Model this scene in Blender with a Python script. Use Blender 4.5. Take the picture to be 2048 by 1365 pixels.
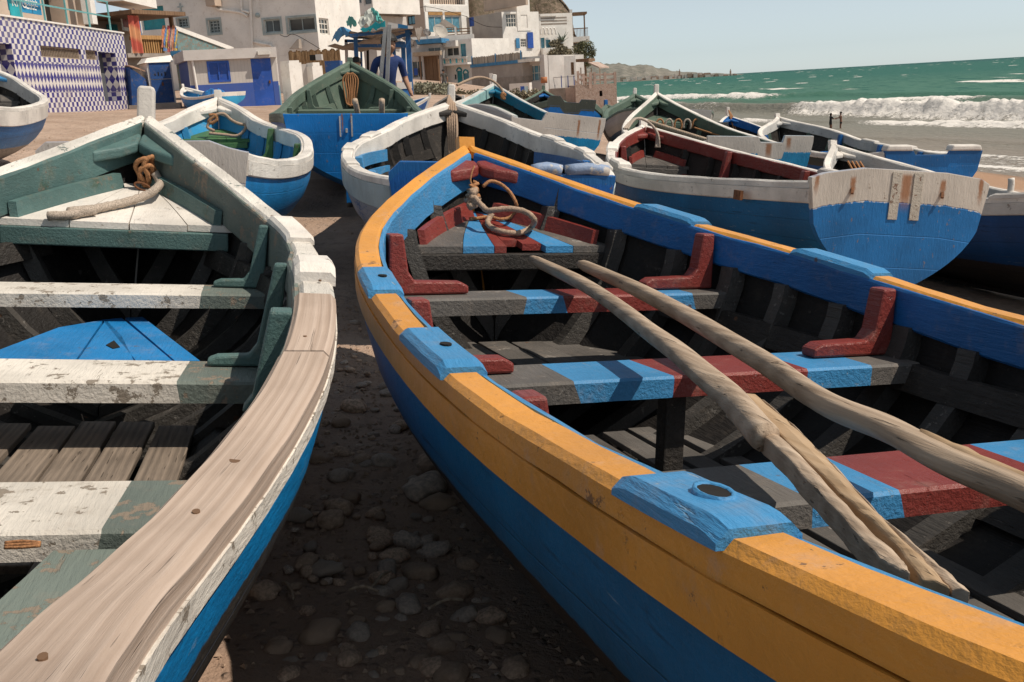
import bpy, bmesh, math, random
import numpy as np
from mathutils import Vector, Matrix, Quaternion
R_ = random.Random(7)
sc = bpy.context.scene
for o in list(bpy.data.objects): bpy.data.objects.remove(o)
COL = sc.collection
# ------------------------------------------------------------------ camera
W, H, FPX = 2048, 1365, 2000.0
ROLL = math.atan(.0586); PITCH = math.atan(508 / FPX); CAM = np.array([0, 0, 1.6])
Fv = np.array([0, math.cos(PITCH), -math.sin(PITCH)]); U0 = np.array([0, math.sin(PITCH), math.cos(PITCH)]); X0 = np.array([1., 0, 0])
Rv = math.cos(ROLL) * X0 - math.sin(ROLL) * U0; Uv = math.sin(ROLL) * X0 + math.cos(ROLL) * U0
cd = bpy.data.cameras.new('camera'); cam = bpy.data.objects.new('camera', cd); COL.objects.link(cam)
cd.sensor_width = 36; cd.lens = 36 * FPX / W; cd.clip_start = .05; cd.clip_end = 60000
cam.matrix_world = Matrix([[Rv[i], Uv[i], -Fv[i], CAM[i]] for i in range(3)] + [[0, 0, 0, 1]])
sc.camera = cam
cd.dof.use_dof = False
# ------------------------------------------------------------------ light
ELEV, AZ = math.radians(54), math.radians(-13)        # AZ measured from +X towards +Y
S = Vector((math.cos(AZ) * math.cos(ELEV), math.sin(AZ) * math.cos(ELEV), math.sin(ELEV)))
w = bpy.data.worlds.new('World'); sc.world = w; w.use_nodes = True
nt = w.node_tree; bg = nt.nodes['Background']
sky = nt.nodes.new('ShaderNodeTexSky'); sky.sky_type = 'NISHITA'; sky.sun_disc = False
sky.sun_elevation = ELEV; sky.sun_rotation = math.atan2(S.x, S.y); sky.air_density = .7; sky.dust_density = .15; sky.ozone_density = 3.5
hs = nt.nodes.new('ShaderNodeHueSaturation'); hs.inputs['Saturation'].default_value = .28; hs.inputs['Hue'].default_value = .5
nt.links.new(sky.outputs[0], hs.inputs['Color']); tint = nt.nodes.new('ShaderNodeMix'); tint.data_type = 'RGBA'; tint.blend_type = 'MULTIPLY'; tint.inputs['Factor'].default_value = 1; tint.inputs['B'].default_value = (.80, .87, .88, 1)
nt.links.new(hs.outputs[0], tint.inputs['A']); nt.links.new(tint.outputs['Result'], bg.inputs['Color'])
bg.inputs['Strength'].default_value = .125
sl = bpy.data.lights.new('sun', 'SUN'); sun = bpy.data.objects.new('sun', sl); COL.objects.link(sun)
sl.energy = 4.3; sl.angle = math.radians(.53); sl.color = (1, .90, .77)
sun.rotation_euler = S.to_track_quat('Z', 'Y').to_euler()
sc.view_settings.view_transform = 'Standard'; sc.view_settings.look = 'None'; sc.view_settings.exposure = 0; sc.view_settings.gamma = 1
sc.cycles.max_bounces = 6; sc.cycles.diffuse_bounces = 4; sc.cycles.use_denoising = True
# ------------------------------------------------------------------ projection helpers
def ray(px, py):
    return Fv + Rv * ((px - W / 2) / FPX) - Uv * ((py - H / 2) / FPX)
def at(px, py, Y):
    d = ray(px, py); return CAM + d * (Y / d[1])
def at_z(px, py, z):
    d = ray(px, py); return CAM + d * ((z - CAM[2]) / d[2])
def proj(P):
    d = np.asarray(P, float) - CAM; z = np.maximum(d @ Fv, .05)
    return np.stack([W / 2 + FPX * (d @ Rv) / z, H / 2 - FPX * (d @ Uv) / z], -1)
# ------------------------------------------------------------------ object helpers
def tag(o, label=None, cat=None, group=None, kind=None):
    if label: o['label'] = label
    if cat: o['category'] = cat
    if group: o['group'] = group
    if kind: o['kind'] = kind
    return o
def mesh(name, v, f, mats, parent=None, uv=None, midx=None, smooth=False):
    me = bpy.data.meshes.new(name); me.from_pydata([tuple(map(float, p)) for p in v], [], [tuple(map(int, q)) for q in f])
    if not isinstance(mats, (list, tuple)): mats = [mats]
    for m in mats: me.materials.append(m)
    if midx is not None: me.polygons.foreach_set('material_index', list(midx))
    if smooth: me.polygons.foreach_set('use_smooth', [True] * len(me.polygons))
    if uv is not None:
        L = me.uv_layers.new(name='UVMap'); li = np.zeros(len(me.loops), int); me.loops.foreach_get('vertex_index', li)
        L.data.foreach_set('uv', np.asarray(uv, float)[li].ravel())
    me.update()
    o = bpy.data.objects.new(name, me); COL.objects.link(o)
    if parent: o.parent = parent
    return o
def thing(name, label, cat, loc=(0, 0, 0), M=None, group=None, rz=0):
    o = bpy.data.objects.new(name, None); COL.objects.link(o); o.empty_display_size = .2
    if M is not None: o.matrix_world = M
    else: o.location = loc; o.rotation_euler = (0, 0, rz)
    return tag(o, label, cat, group)
class MB:
    def __init__(s): s.v = []; s.f = []; s.m = []
    def add(s, v, f, m=0):
        n = len(s.v); s.v += [tuple(p) for p in v]; s.f += [tuple(i + n for i in q) for q in f]; s.m += [m] * len(f); return s
    def box(s, x0, x1, y0, y1, z0, z1, m=0, bev=0):
        v = [(x, y, z) for z in (z0, z1) for y in (y0, y1) for x in (x0, x1)]
        return s.add(v, [(0, 2, 3, 1), (4, 5, 7, 6), (0, 1, 5, 4), (2, 6, 7, 3), (0, 4, 6, 2), (1, 3, 7, 5)], m)
    def hexa(s, b, t, m=0):
        n = len(b); return s.add(list(b) + list(t), [tuple(range(n))[::-1], tuple(range(n, 2 * n))] + [(i, (i + 1) % n, n + (i + 1) % n, n + i) for i in range(n)], m)
    def bar(s, a, b, r, m=0, up=(0, 0, 1), r2=None):
        a = Vector(a); b = Vector(b); d = (b - a).normalized(); u = Vector(up)
        if abs(d.dot(u)) > .95: u = Vector((0, 1, 0))
        x = d.cross(u).normalized(); y = x.cross(d); r2 = r2 or r
        c = [(-1, -1), (1, -1), (1, 1), (-1, 1)]
        return s.hexa([a + x * p * r + y * q * r2 for p, q in c], [b + x * p * r + y * q * r2 for p, q in c], m)
    def build(s, name, mats, parent=None, smooth=False, bevel=0):
        o = mesh(name, s.v, s.f, mats, parent, midx=s.m, smooth=smooth)
        if bevel:
            b = o.modifiers.new('bevel', 'BEVEL'); b.width = bevel; b.segments = 2; b.limit_method = 'ANGLE'
        return o
def fixnormals(o):
    bm = bmesh.new(); bm.from_mesh(o.data); bmesh.ops.recalc_face_normals(bm, faces=bm.faces[:]); bm.to_mesh(o.data); bm.free(); return o
def tube(name, pts, r, mat, parent=None, nseg=8, strands=0, twist=55, cap=True, flat=1.0, jitter=0):
    P = [Vector(p) for p in pts]
    # resample catmull-rom
    Q = []; n = len(P)
    for i in range(n - 1):
        p0, p1, p2, p3 = P[max(i - 1, 0)], P[i], P[i + 1], P[min(i + 2, n - 1)]
        k = max(2, int((p2 - p1).length / (r * (1.1 if strands else 2.2)))); k = min(k, 60)
        for j in range(k):
            t = j / k; Q.append(.5 * ((2 * p1) + (-p0 + p2) * t + (2 * p0 - 5 * p1 + 4 * p2 - p3) * t * t + (-p0 + 3 * p1 - 3 * p2 + p3) * t ** 3))
    Q.append(P[-1]); V = []; Fc = []; up = Vector((.13, .31, .94)); s = 0; UV = []
    rr = r if isinstance(r, (list, tuple)) else None
    for i, q in enumerate(Q):
        d = (Q[min(i + 1, len(Q) - 1)] - Q[max(i - 1, 0)]).normalized()
        x = d.cross(up)
        if x.length < .05: x = d.orthogonal()
        x.normalize(); y = x.cross(d); up = y
        if i: s += (q - Q[i - 1]).length
        for k in range(nseg):
            a = 2 * math.pi * k / nseg
            m = r
            if strands: m = r * (.8 + .28 * abs(math.cos(strands / 2 * (a - s * twist))))
            if jitter: m *= 1 + jitter * (R_.random() - .5)
            V.append(q + x * math.cos(a) * m + y * math.sin(a) * m * flat); UV.append((s, k / nseg))
    for i in range(len(Q) - 1):
        for k in range(nseg):
            a = i * nseg + k; b = i * nseg + (k + 1) % nseg; Fc.append((a, b, b + nseg, a + nseg))
    if cap: Fc.append(tuple(range(nseg))[::-1]); Fc.append(tuple(range(len(V) - nseg, len(V))))
    return mesh(name, V, Fc, mat, parent, uv=UV, smooth=True)
# ------------------------------------------------------------------ materials
class N:
    def __init__(s, name):
        s.m = bpy.data.materials.new(name); s.m.use_nodes = True; s.t = s.m.node_tree; s.b = s.t.nodes['Principled BSDF']; s.b.inputs['Specular IOR Level'].default_value = .35
        s._tc = None
    def n(s, typ, **kw):
        x = s.t.nodes.new('ShaderNode' + typ)
        for k, v in kw.items(): setattr(x, k, v)
        return x
    def put(s, sock, v):
        if v is None: return
        if isinstance(v, bpy.types.NodeSocket): s.t.links.new(v, sock)
        elif hasattr(sock.default_value, '__len__') and isinstance(v, (tuple, list)):
            sock.default_value = tuple(v) + (1,) if len(sock.default_value) == 4 and len(v) == 3 else v
        else: sock.default_value = v
    def tc(s, which='Object'):
        if not s._tc: s._tc = s.n('TexCoord')
        return s._tc.outputs[which]
    def co(s, which='Object', scale=(1, 1, 1), rnd=True, rot=(0, 0, 0)):
        mp = s.n('Mapping'); mp.inputs['Scale'].default_value = scale if hasattr(scale, '__len__') else (scale,) * 3; mp.inputs['Rotation'].default_value = rot
        src = s.tc(which)
        if rnd:
            oi = s.n('ObjectInfo'); ad = s.n('VectorMath', operation='ADD'); ml = s.n('Math', operation='MULTIPLY'); ml.inputs[1].default_value = 37.
            s.put(ml.inputs[0], oi.outputs['Random']); s.put(ad.inputs[0], src); s.put(ad.inputs[1], ml.outputs[0]); src = ad.outputs[0]
        s.put(mp.inputs['Vector'], src); return mp.outputs[0]
    def noise(s, co, scale=5, detail=5, rough=.55, dist=0):
        x = s.n('TexNoise'); s.put(x.inputs['Vector'], co); x.inputs['Scale'].default_value = scale; x.inputs['Detail'].default_value = detail; x.inputs['Roughness'].default_value = rough; x.inputs['Distortion'].default_value = dist
        return x.outputs['Fac']
    def math(s, op, a, b=0, c=None):
        x = s.n('Math', operation=op); s.put(x.inputs[0], a); s.put(x.inputs[1], b)
        if c is not None: s.put(x.inputs[2], c)
        return x.outputs[0]
    def step(s, v, lo, hi):
        x = s.n('MapRange', interpolation_type='SMOOTHSTEP'); s.put(x.inputs['Value'], v); x.inputs['From Min'].default_value = lo; x.inputs['From Max'].default_value = hi; return x.outputs['Result']
    def mix(s, f, a, b, mode='MIX'):
        x = s.n('Mix', data_type='RGBA', blend_type=mode); s.put(x.inputs['Factor'], f); s.put(x.inputs['A'], a); s.put(x.inputs['B'], b); return x.outputs['Result']
    def sep(s, v):
        x = s.n('SeparateXYZ'); s.put(x.inputs[0], v); return x.outputs
    def bump(s, h, strength=.3, dist=.02, nrm=None):
        x = s.n('Bump'); x.inputs['Strength'].default_value = strength; x.inputs['Distance'].default_value = dist; s.put(x.inputs['Height'], h); s.put(x.inputs['Normal'], nrm); return x.outputs[0]
    def out(s, color=None, rough=None, normal=None):
        s.put(s.b.inputs['Base Color'], color); s.put(s.b.inputs['Roughness'], rough)
        if normal is not None: s.put(s.b.inputs['Normal'], normal)
        return s.m
def mulc(c, k): return tuple(min(1, x * k) for x in c)
def paint(name, c, chip=(.22, .17, .13), amt=.30, rough=.5, bump=.35, sc_=1.0, var=.22, grain=True, under=None, dusty=.22):
    """Brush-painted weathered wood: tone drift, brush grain, chips down to the wood."""
    g = N(name); co = g.co()
    n1 = g.noise(co, 2.2 * sc_, 6, .6); n2 = g.noise(co, 26 * sc_, 7, .65); n3 = g.noise(co, 7 * sc_, 6, .7)
    col = g.mix(g.step(n1, .3, .7), mulc(c, 1 - var), mulc(c, 1 + var * .7))
    if under: col = g.mix(g.math('MULTIPLY', g.step(n3, .56, .66), .7), col, under)
    ch = g.math('MULTIPLY', g.step(g.math('ADD', n2, g.math('MULTIPLY', g.math('SUBTRACT', n3, .5), .9)), .83 - amt * .6, .86 - amt * .6), 1)
    col = g.mix(g.math('MULTIPLY', ch, .85), col, chip)
    gs = (34, 3.2, 34) if grain else (13, 13, 13)
    scr = g.math('MULTIPLY', g.step(g.noise(g.co(scale=gs), 1, 5, .7), .62, .68), g.step(n1, .42, .6)); col = g.mix(g.math('MULTIPLY', scr, .6), col, chip)
    dust = g.step(g.math('ADD', g.math('MULTIPLY', n3, .5), g.math('MULTIPLY', g.noise(co, 17 * sc_, 5, .7), .5)), .50, .66); col = g.mix(g.math('MULTIPLY', dust, dusty), col, (.36, .285, .225))
    dirt = g.step(g.noise(co, 90 * sc_, 3, .6), .58, .8)
    col = g.mix(g.math('MULTIPLY', dirt, .22), col, mulc(c, .45))
    vo = g.n('TexVoronoi'); vo.inputs['Scale'].default_value = 6.5; g.put(vo.inputs['Vector'], co); nail = g.math('MULTIPLY', g.step(vo.outputs['Distance'], .075, .045), g.step(g.sep(vo.outputs['Color'])[0], .45, .5)); col = g.mix(g.math('MULTIPLY', nail, .75), col, (.13, .06, .03))
    h = g.math('SUBTRACT', g.math('ADD', g.math('MULTIPLY', n2, .4), g.math('SUBTRACT', g.noise(g.co(scale=(26, 3, 26) if grain else (14, 9, 14)), 3, 5, .65), scr)), g.math('MULTIPLY', ch, .5))
    rg = g.math('ADD', rough, g.math('MULTIPLY', g.math('SUBTRACT', n3, .5), .5))
    return g.out(col, rg, g.bump(h, bump, .012))
def wood(name, c1, c2, axis=1, scale=1.0, rough=.75, bump=.5, rings=True, uv=False, knots=True):
    g = N(name); s = [26 * scale] * 3; s[axis] = 1.3 * scale
    if uv: s = [1.0 * scale, 46 * scale, 1]
    co = g.co('UV' if uv else 'Object', s); n = g.noise(co, 1.0, 6, .6, .4)
    lo = g.noise(g.co('UV' if uv else 'Object', 1.5 * scale), 1.5, 4)
    wv = g.n('TexWave', wave_type='BANDS', bands_direction='Y' if uv else 'X'); wv.inputs['Scale'].default_value = .28; wv.inputs['Distortion'].default_value = 5.5; wv.inputs['Detail'].default_value = 2; wv.inputs['Detail Scale'].default_value = .35
    g.put(wv.inputs['Vector'], co)
    f = g.math('ADD', g.math('MULTIPLY', n, .82), g.math('MULTIPLY', wv.outputs['Fac'], .18)); f = g.math('ADD', g.math('MULTIPLY', f, .75), g.math('MULTIPLY', g.noise(g.co('UV' if uv else 'Object', [q * 3.1 for q in s]), 1.0, 4, .7), .25))
    col = g.mix(g.step(f, .22, .75), c1, c2); col = g.mix(g.step(lo, .35, .7), col, mulc(c2, .8), 'MIX') if False else g.mix(g.math('MULTIPLY', g.step(lo, .4, .7), .35), col, mulc(c1, .75))
    crack = g.step(g.noise(co, 2.3, 3, .5), .66, .72)
    col = g.mix(g.math('MULTIPLY', crack, .55), col, mulc(c1, .3))
    return g.out(col, rough, g.bump(g.math('SUBTRACT', f, crack), bump, .008))
def plain(name, c, rough=.6, var=.12, scale=3, bump=.1, metal=0, spec=None):
    g = N(name); co = g.co(); n = g.noise(co, scale, 5, .6)
    col = g.mix(g.step(n, .3, .7), mulc(c, 1 - var), mulc(c, 1 + var))
    g.b.inputs['Metallic'].default_value = metal
    if spec is not None: g.b.inputs['Specular IOR Level'].default_value = spec
    return g.out(col, rough, g.bump(g.noise(co, scale * 9, 4), bump, .02))
def hullmat(name, band, b0, blue, zb, bottom, chip=(.35, .32, .28), peel=.15, tilt=.0, planks=.115, rough=.5):
    """Painted clinker-smooth hull: colour bands set by distance below the sheer (UV.y) and height (object z)."""
    g = N(name); co = g.co(rnd=False); uv = g.sep(g.tc('UV')); ob = g.sep(g.tc('Object'))
    n1 = g.noise(co, 1.8, 6, .62); n2 = g.noise(g.co(scale=(9, 9, 26), rnd=False), 2.4, 7, .68); n3 = g.noise(co, 38, 5, .6)
    j = g.math('MULTIPLY', g.math('SUBTRACT', g.noise(co, 34, 4, .7), .5), .03)
    col = g.mix(g.step(n1, .28, .72), mulc(blue, .72), mulc(blue, 1.2))
    col = g.mix(g.step(n3, .55, .8), col, mulc(blue, .7))
    pe = g.step(g.math('ADD', n2, g.math('MULTIPLY', g.math('SUBTRACT', n1, .5), .8)), .80 - peel * .9, .83 - peel * .9)
    col = g.mix(g.math('MULTIPLY', pe, .7), col, chip)
    sc1 = g.math('MULTIPLY', g.step(g.noise(g.co(scale=(5, 1.6, 30), rnd=False), 1.6, 6, .72), .59, .64), g.step(n1, .42, .56)); col = g.mix(g.math('MULTIPLY', sc1, .6), col, mulc(blue, .18)); rub = g.step(g.noise(g.co(scale=(30, 2.5, 60), rnd=False), 1, 4, .7), .66, .70); col = g.mix(g.math('MULTIPLY', rub, .5), col, (.35, .42, .46))
    zz = g.math('ADD', ob[2], g.math('ADD', g.math('MULTIPLY', ob[1], -tilt), j))
    f2 = g.step(zz, zb - .004, zb + .004)
    spk = g.step(g.noise(co, 120, 2, .5), .66, .72)
    bt = g.mix(g.math('MULTIPLY', spk, .5), g.mix(g.step(n2, .3, .7), mulc(bottom, .6), mulc(bottom, 1.5)), (.3, .28, .25))
    col = g.mix(f2, bt, col)
    f1 = g.step(g.math('ADD', uv[1], j), b0 - .003, b0 + .003)
    bd = g.mix(g.step(n1, .35, .65), mulc(band, .85), mulc(band, 1.05)); bd = g.mix(g.math('MULTIPLY', g.step(n2, .62, .7), .6), bd, (.28, .22, .17))
    col = g.mix(f1, bd, col)
    pl = g.math('FRACT', g.math('DIVIDE', uv[1], planks)); seam = g.step(g.math('ABSOLUTE', g.math('SUBTRACT', pl, .5)), .47, .5)
    h = g.math('ADD', g.math('MULTIPLY', n2, .35), g.math('ADD', g.math('MULTIPLY', n3, .18), g.math('MULTIPLY', seam, -.45)))
    col = g.mix(g.math('MULTIPLY', seam, .3), col, mulc(blue, .35))
    return g.out(col, rough, g.bump(h, .55, .02))
def transmat(name, top, hsplit, low, stains=(), chip=(.2, .15, .11), rough=.5, third=None):
    """Transom paint: two bands split at a depth below the top edge (UV.y), rust runs at given x."""
    g = N(name); co = g.co(); uv = g.sep(g.tc('UV')); n1 = g.noise(co, 2.5, 6, .6); n2 = g.noise(g.co(scale=(5, 5, 1)), 8, 7, .68); n3 = g.noise(co, 45, 5, .65)
    j = g.math('MULTIPLY', g.math('SUBTRACT', g.noise(g.co(scale=(1, 1, .2)), 45, 4, .7), .5), .05)
    a = g.mix(g.step(n1, .3, .7), mulc(top, .82), mulc(top, 1.05)); b = g.mix(g.step(n1, .3, .7), mulc(low, .75), mulc(low, 1.2))
    b = g.mix(g.step(n3, .6, .8), b, mulc(low, 1.5))
    v = g.math('ADD', uv[1], j); col = g.mix(g.step(v, hsplit - .003, hsplit + .003), a, b)
    col = g.mix(g.math('MULTIPLY', g.step(g.math('ADD', g.math('MULTIPLY', n2, .6), g.math('MULTIPLY', n3, .5)), .64, .7), .8), col, chip)
    for x0, wd, d0, d1 in stains:
        m = g.math('MULTIPLY', g.step(g.math('ADD', g.math('ABSOLUTE', g.math('SUBTRACT', uv[0], x0)), g.math('MULTIPLY', g.math('SUBTRACT', n3, .5), .03)), wd, wd * .3), g.math('MULTIPLY', g.step(uv[1], d0 - .02, d0 + .01), g.step(uv[1], d1, d1 - .12)))
        col = g.mix(g.math('MULTIPLY', m, .85), col, (.30, .11, .03))
    sm = g.step(g.math('ABSOLUTE', g.math('SUBTRACT', g.math('FRACT', g.math('DIVIDE', uv[1], .19)), .5)), .475, .5)
    col = g.mix(g.math('MULTIPLY', sm, .25), col, mulc(low, 1.6))
    h = g.math('ADD', g.math('MULTIPLY', n2, .5), g.math('ADD', g.math('MULTIPLY', g.noise(g.co(scale=(40, 40, 9)), 2, 5, .65), .6), g.math('MULTIPLY', sm, -.4)))
    return g.out(col, rough, g.bump(h, .45, .012))
WHITE = (.74, .69, .63); BLUE = (.005, .19, .48); LBLUE = (.055, .25, .50); DBLUE = (.012, .125, .37); TEAL = (.085, .155, .148); GREEN = (.105, .15, .115)
TARC = (.028, .024, .021); REDC = (.22, .040, .032); ORANGE = (.68, .30, .05)
m_white = paint('white_paint', WHITE, (.3, .25, .2), .22, .55, .3, under=(.6, .58, .55)); m_whitegrey = paint('grey_white_paint', (.55, .53, .5), (.2, .17, .14), .22, .6, .4)
m_whitegreen = paint('white_paint_over_green', (.68, .64, .58), (.10, .14, .13), .34, .6, .5, 1.3)
m_paleblue = paint('pale_blue_paint', (.42, .52, .54), (.2, .16, .13), .2, .5, .3)
m_lblue = paint('light_blue_paint', LBLUE, (.35, .4, .42), .16, .42, .5, var=.12); m_dblue = paint('strong_and_shade_blue', DBLUE, (.05, .07, .12), .2, .4, .45)
m_blue = paint('blue_paint', BLUE, (.3, .3, .3), .15, .45, .4)
m_teal = paint('dark_teal_paint', TEAL, (.16, .13, .1), .24, .5, .4, under=(.035, .075, .05)); m_tealworn = paint('worn_teal_paint', (.15, .18, .16), (.26, .2, .15), .40, .6, .5, .8)
m_green = paint('grey_green_paint', GREEN, (.06, .07, .06), .2, .55, .35); m_leaf = paint('deck_green_paint', (.06, .15, .055), (.12, .13, .09), .25, .5, .3)
m_red = paint('dark_red_paint', REDC, (.1, .03, .03), .16, .33, .5, var=.15); m_orange = paint('orange_paint', ORANGE, (.16, .075, .03), .24, .42, .3, var=.16, grain=False, under=(.60, .31, .13))
m_tar = paint('tarred_wood', TARC, (.13, .115, .10), .2, .55, .7, 1.2, .35, dusty=.09); m_tardeck = paint('tarred_deck', (.115, .105, .096), (.26, .24, .22), .26, .6, .5, 1.0, .3)
m_lining = paint('shaded_tar_lining', (.012, .010, .009), (.07, .06, .055), .2, .6, .6, 1.2, .3, dusty=.05); m_rib = paint('lit_tar_rib', (.062, .057, .052), (.2, .185, .17), .28, .5, .6, 1.3, .3, dusty=.1)  # tar, with gaps painted darker and ribs lighter for shade and sun
m_skyblue = paint('sky_blue_paint', (.04, .27, .52), (.2, .3, .35), .12, .45, .3); m_aqua = paint('aqua_paint', (.30, .50, .50), (.1, .3, .4), .1, .5, .2); m_petrol = paint('petrol_blue_paint', (.006, .17, .30), (.05, .12, .1), .15, .45, .3)
m_rawwood = wood('raw_pine', (.36, .265, .205), (.57, .455, .375), uv=True, bump=.5, scale=1.25); m_pole = wood('driftwood', (.29, .205, .14), (.55, .43, .32), 1, 1.7, bump=.8); m_worn = paint('worn_white_paint', (.70, .65, .58), (.20, .16, .12), .37, .65, .45, 1.1, under=(.5, .46, .40))
m_slat = wood('weathered_slats', (.12, .095, .075), (.29, .23, .18), 1, 2.2, bump=.8); m_split = wood('split_wood', (.34, .22, .12), (.5, .36, .23), 1, 1.2)
m_knot = plain('wood_knot', (.16, .09, .05), .7)
m_hole = plain('dark_hole', (.012, .01, .008), .9); m_iron = plain('rusty_iron', (.17, .07, .03), .8, .4, 30, .4)
def ropemat(name, c):
    g = N(name); co = g.co('UV', (1, 1, 1)); n = g.noise(g.co(), 160, 3); return g.out(g.mix(g.step(n, .3, .7), mulc(c, .6), mulc(c, 1.15)), .9, g.bump(n, .5, .005))
m_rope = ropemat('hemp_rope', (.42, .30, .215)); m_ropeor = ropemat('orange_rope', (.42, .20, .09)); m_ropew = ropemat('pale_rope', (.46, .38, .31))
FITS={
'Y':[1.5498,-0.2902,0.2909,0.3285,-0.0501,0.1002,5.6511,0.0818,0.4718,0.8961,0.9669,0.9512,0.8715,0.6045,0.265,0.0337,0.9583,0.8823,0.7861,0.9131,1.0516,1.3232],
'L':[-0.963,-0.0124,0.4218,0.1985,-0.0329,0.1268,5.6556,0.0903,0.6965,0.6633,0.8816,0.8812,0.838,0.5015,0.2151,0.0418,1.0295,0.7588,0.9034,0.8696,1.0555,1.3339],
'W':[-0.0674,5.4854,0.2546,0.0951,-0.0022,0.0805,5.5772,0.11,0.6126,0.8031,0.9737,0.957,0.7467,0.5327,0.2276,0.0203,0.8623,0.8258,0.8723,0.977,1.0708,1.2525],
'S':[-2.0749,5.7971,0.4461,0.1904,-0.0135,0.0575,5.6051,0.11,0.5693,0.7015,0.9193,0.9714,0.8523,0.4849,0.2487,0.0338,0.9055,0.8156,0.8315,0.9467,1.0597,1.302],
'G':[-1.5693,10.2553,0.5337,0.1279,0.0419,0.0542,5.62,0.11,0.6087,0.7277,0.9266,0.8955,0.7937,0.5245,0.2303,0.0405,0.901,0.8488,0.7784,0.9079,1.0792,1.3431],
'T':[0.5777,12.5676,0.3425,0.1543,0.0046,0.1778,5.602,0.11,0.5874,0.7592,0.9795,0.9374,0.8096,0.4795,0.211,0.0399,0.8307,0.9265,0.821,0.8983,1.0645,1.3188],
'D':[1.3336,20.0148,0.3291,0.0602,-0.0309,0.1152,5.6006,0.11,0.4691,0.74,0.92,0.9498,0.8009,0.5129,0.2175,0.0406,0.932,0.8203,0.799,0.9266,1.045,1.3372],
'M':[2.9427,17.1947,0.1674,0.0048,-0.0371,0.0948,5.5634,0.11,0.5548,0.7725,0.9573,0.935,0.8038,0.5208,0.2103,0.0386,0.9144,0.8899,0.7307,0.9169,1.0647,1.3439],
'N':[2.9051,11.6766,-0.0964,0.0623,0.0166,0.0772,5.584,0.11,0.6152,0.7403,0.919,0.9728,0.8524,0.5651,0.2264,0.0399,0.9318,0.8182,0.8109,0.8772,1.041,1.3801],
'R':[2.2098,5.8077,0.0466,0.1303,-0.0339,0.1153,5.6072,0.11,0.5475,0.7046,0.9814,0.9932,0.7786,0.5094,0.2342,0.0378,0.8758,0.8372,0.8429,0.9725,1.0805,1.2522],
'F':[4.7669,6.4091,-0.2653,0.1678,-0.056,0.101,5.5993,0.11,0.5598,0.743,0.9195,0.9481,0.8071,0.5186,0.2106,0.0392,0.9256,0.8447,0.7874,0.9099,1.0821,1.3106],
'H':[5.5777,13.1608,-0.4201,0.0936,-0.0126,0.0571,5.6048,0.11,0.6621,0.7389,0.9243,0.9511,0.8458,0.6193,0.2137,0.0416,0.8985,0.8139,0.8509,0.926,1.0871,1.2831],
'J':[6.3073,19.599,-0.6416,0.1426,-0.0092,0.099,5.5984,0.11,0.56,0.74,0.92,0.95,0.7998,0.5225,0.258,0.0401,0.92,0.8199,0.8002,0.9187,1.0869,1.3124],
'A':[-5.8331,9.7506,0.9796,0.2741,-0.0034,0.0835,5.5997,0.11,0.5604,0.7352,0.9085,0.9487,0.8382,0.52,0.2621,0.0387,0.9192,0.8001,0.8275,0.9305,1.0819,1.3017],
'P':[6.4208,5.9276,-1.1459,0.12,0.0,0.08,5.6,0.1,0.56,0.74,0.92,0.95,0.8,0.52,0.25,0.04,0.92,0.82,0.8,0.92,1.08,1.32],
'K':[3.7039,18.5805,0.0437,0.3,0.0,0.08,4.6,0.1,0.448,0.592,0.736,0.76,0.64,0.416,0.2,0.032,0.736,0.656,0.64,0.736,0.864,1.056],
'B':[-8.6247,33.5854,1.2903,0.75,0.0,0.0,3.3,0.1,0.5,0.555,0.69,0.7125,0.6,0.39,0.1875,0.03,0.6624,0.5904,0.576,0.6624,0.7776,0.9504],
'E1':[-6.1242,30.5812,0.4647,-1.0,0.0,0.08,4.6,0.1,0.42,0.555,0.69,0.7125,0.6,0.39,0.1875,0.03,0.69,0.615,0.6,0.69,0.81,0.99],
'E2':[-1.9484,22.3124,0.2983,-0.2,0.0,0.08,4.8,0.1,0.448,0.592,0.736,0.76,0.64,0.416,0.2,0.032,0.736,0.656,0.64,0.736,0.864,1.056],
'E3':[-1.1913,33.016,0.3465,0.1,0.0,0.08,5.0,0.1,0.504,0.666,0.828,0.855,0.72,0.468,0.225,0.036,0.782,0.697,0.68,0.782,0.918,1.122],
}
# ------------------------------------------------------------------ boats (shape and pose of every boat: 8 pose numbers, 8 half breadths, 6 sheer heights)
TK = np.array([0, .15, .35, .55, .72, .86, .95, 1]); SK = np.array([0, .2, .45, .7, .85, 1])
def spl(k, v, t):
    n = len(k); h = np.diff(k); A = np.zeros((n, n)); b = np.zeros(n); A[0, 0] = A[-1, -1] = 1
    for i in range(1, n - 1):
        A[i, i - 1] = h[i - 1]; A[i, i] = 2 * (h[i - 1] + h[i]); A[i, i + 1] = h[i]; b[i] = 3 * ((v[i + 1] - v[i]) / h[i] - (v[i] - v[i - 1]) / h[i - 1])
    c = np.linalg.solve(A, b); t = np.asarray(t, float); i = np.clip(np.searchsorted(k, t, side='right') - 1, 0, n - 2)
    d = (c[i + 1] - c[i]) / (3 * h[i]); bb = (v[i + 1] - v[i]) / h[i] - h[i] * (2 * c[i] + c[i + 1]) / 3; x = t - k[i]
    return v[i] + bb * x + c[i] * x * x + d * x ** 3
RAILT = .045
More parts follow.
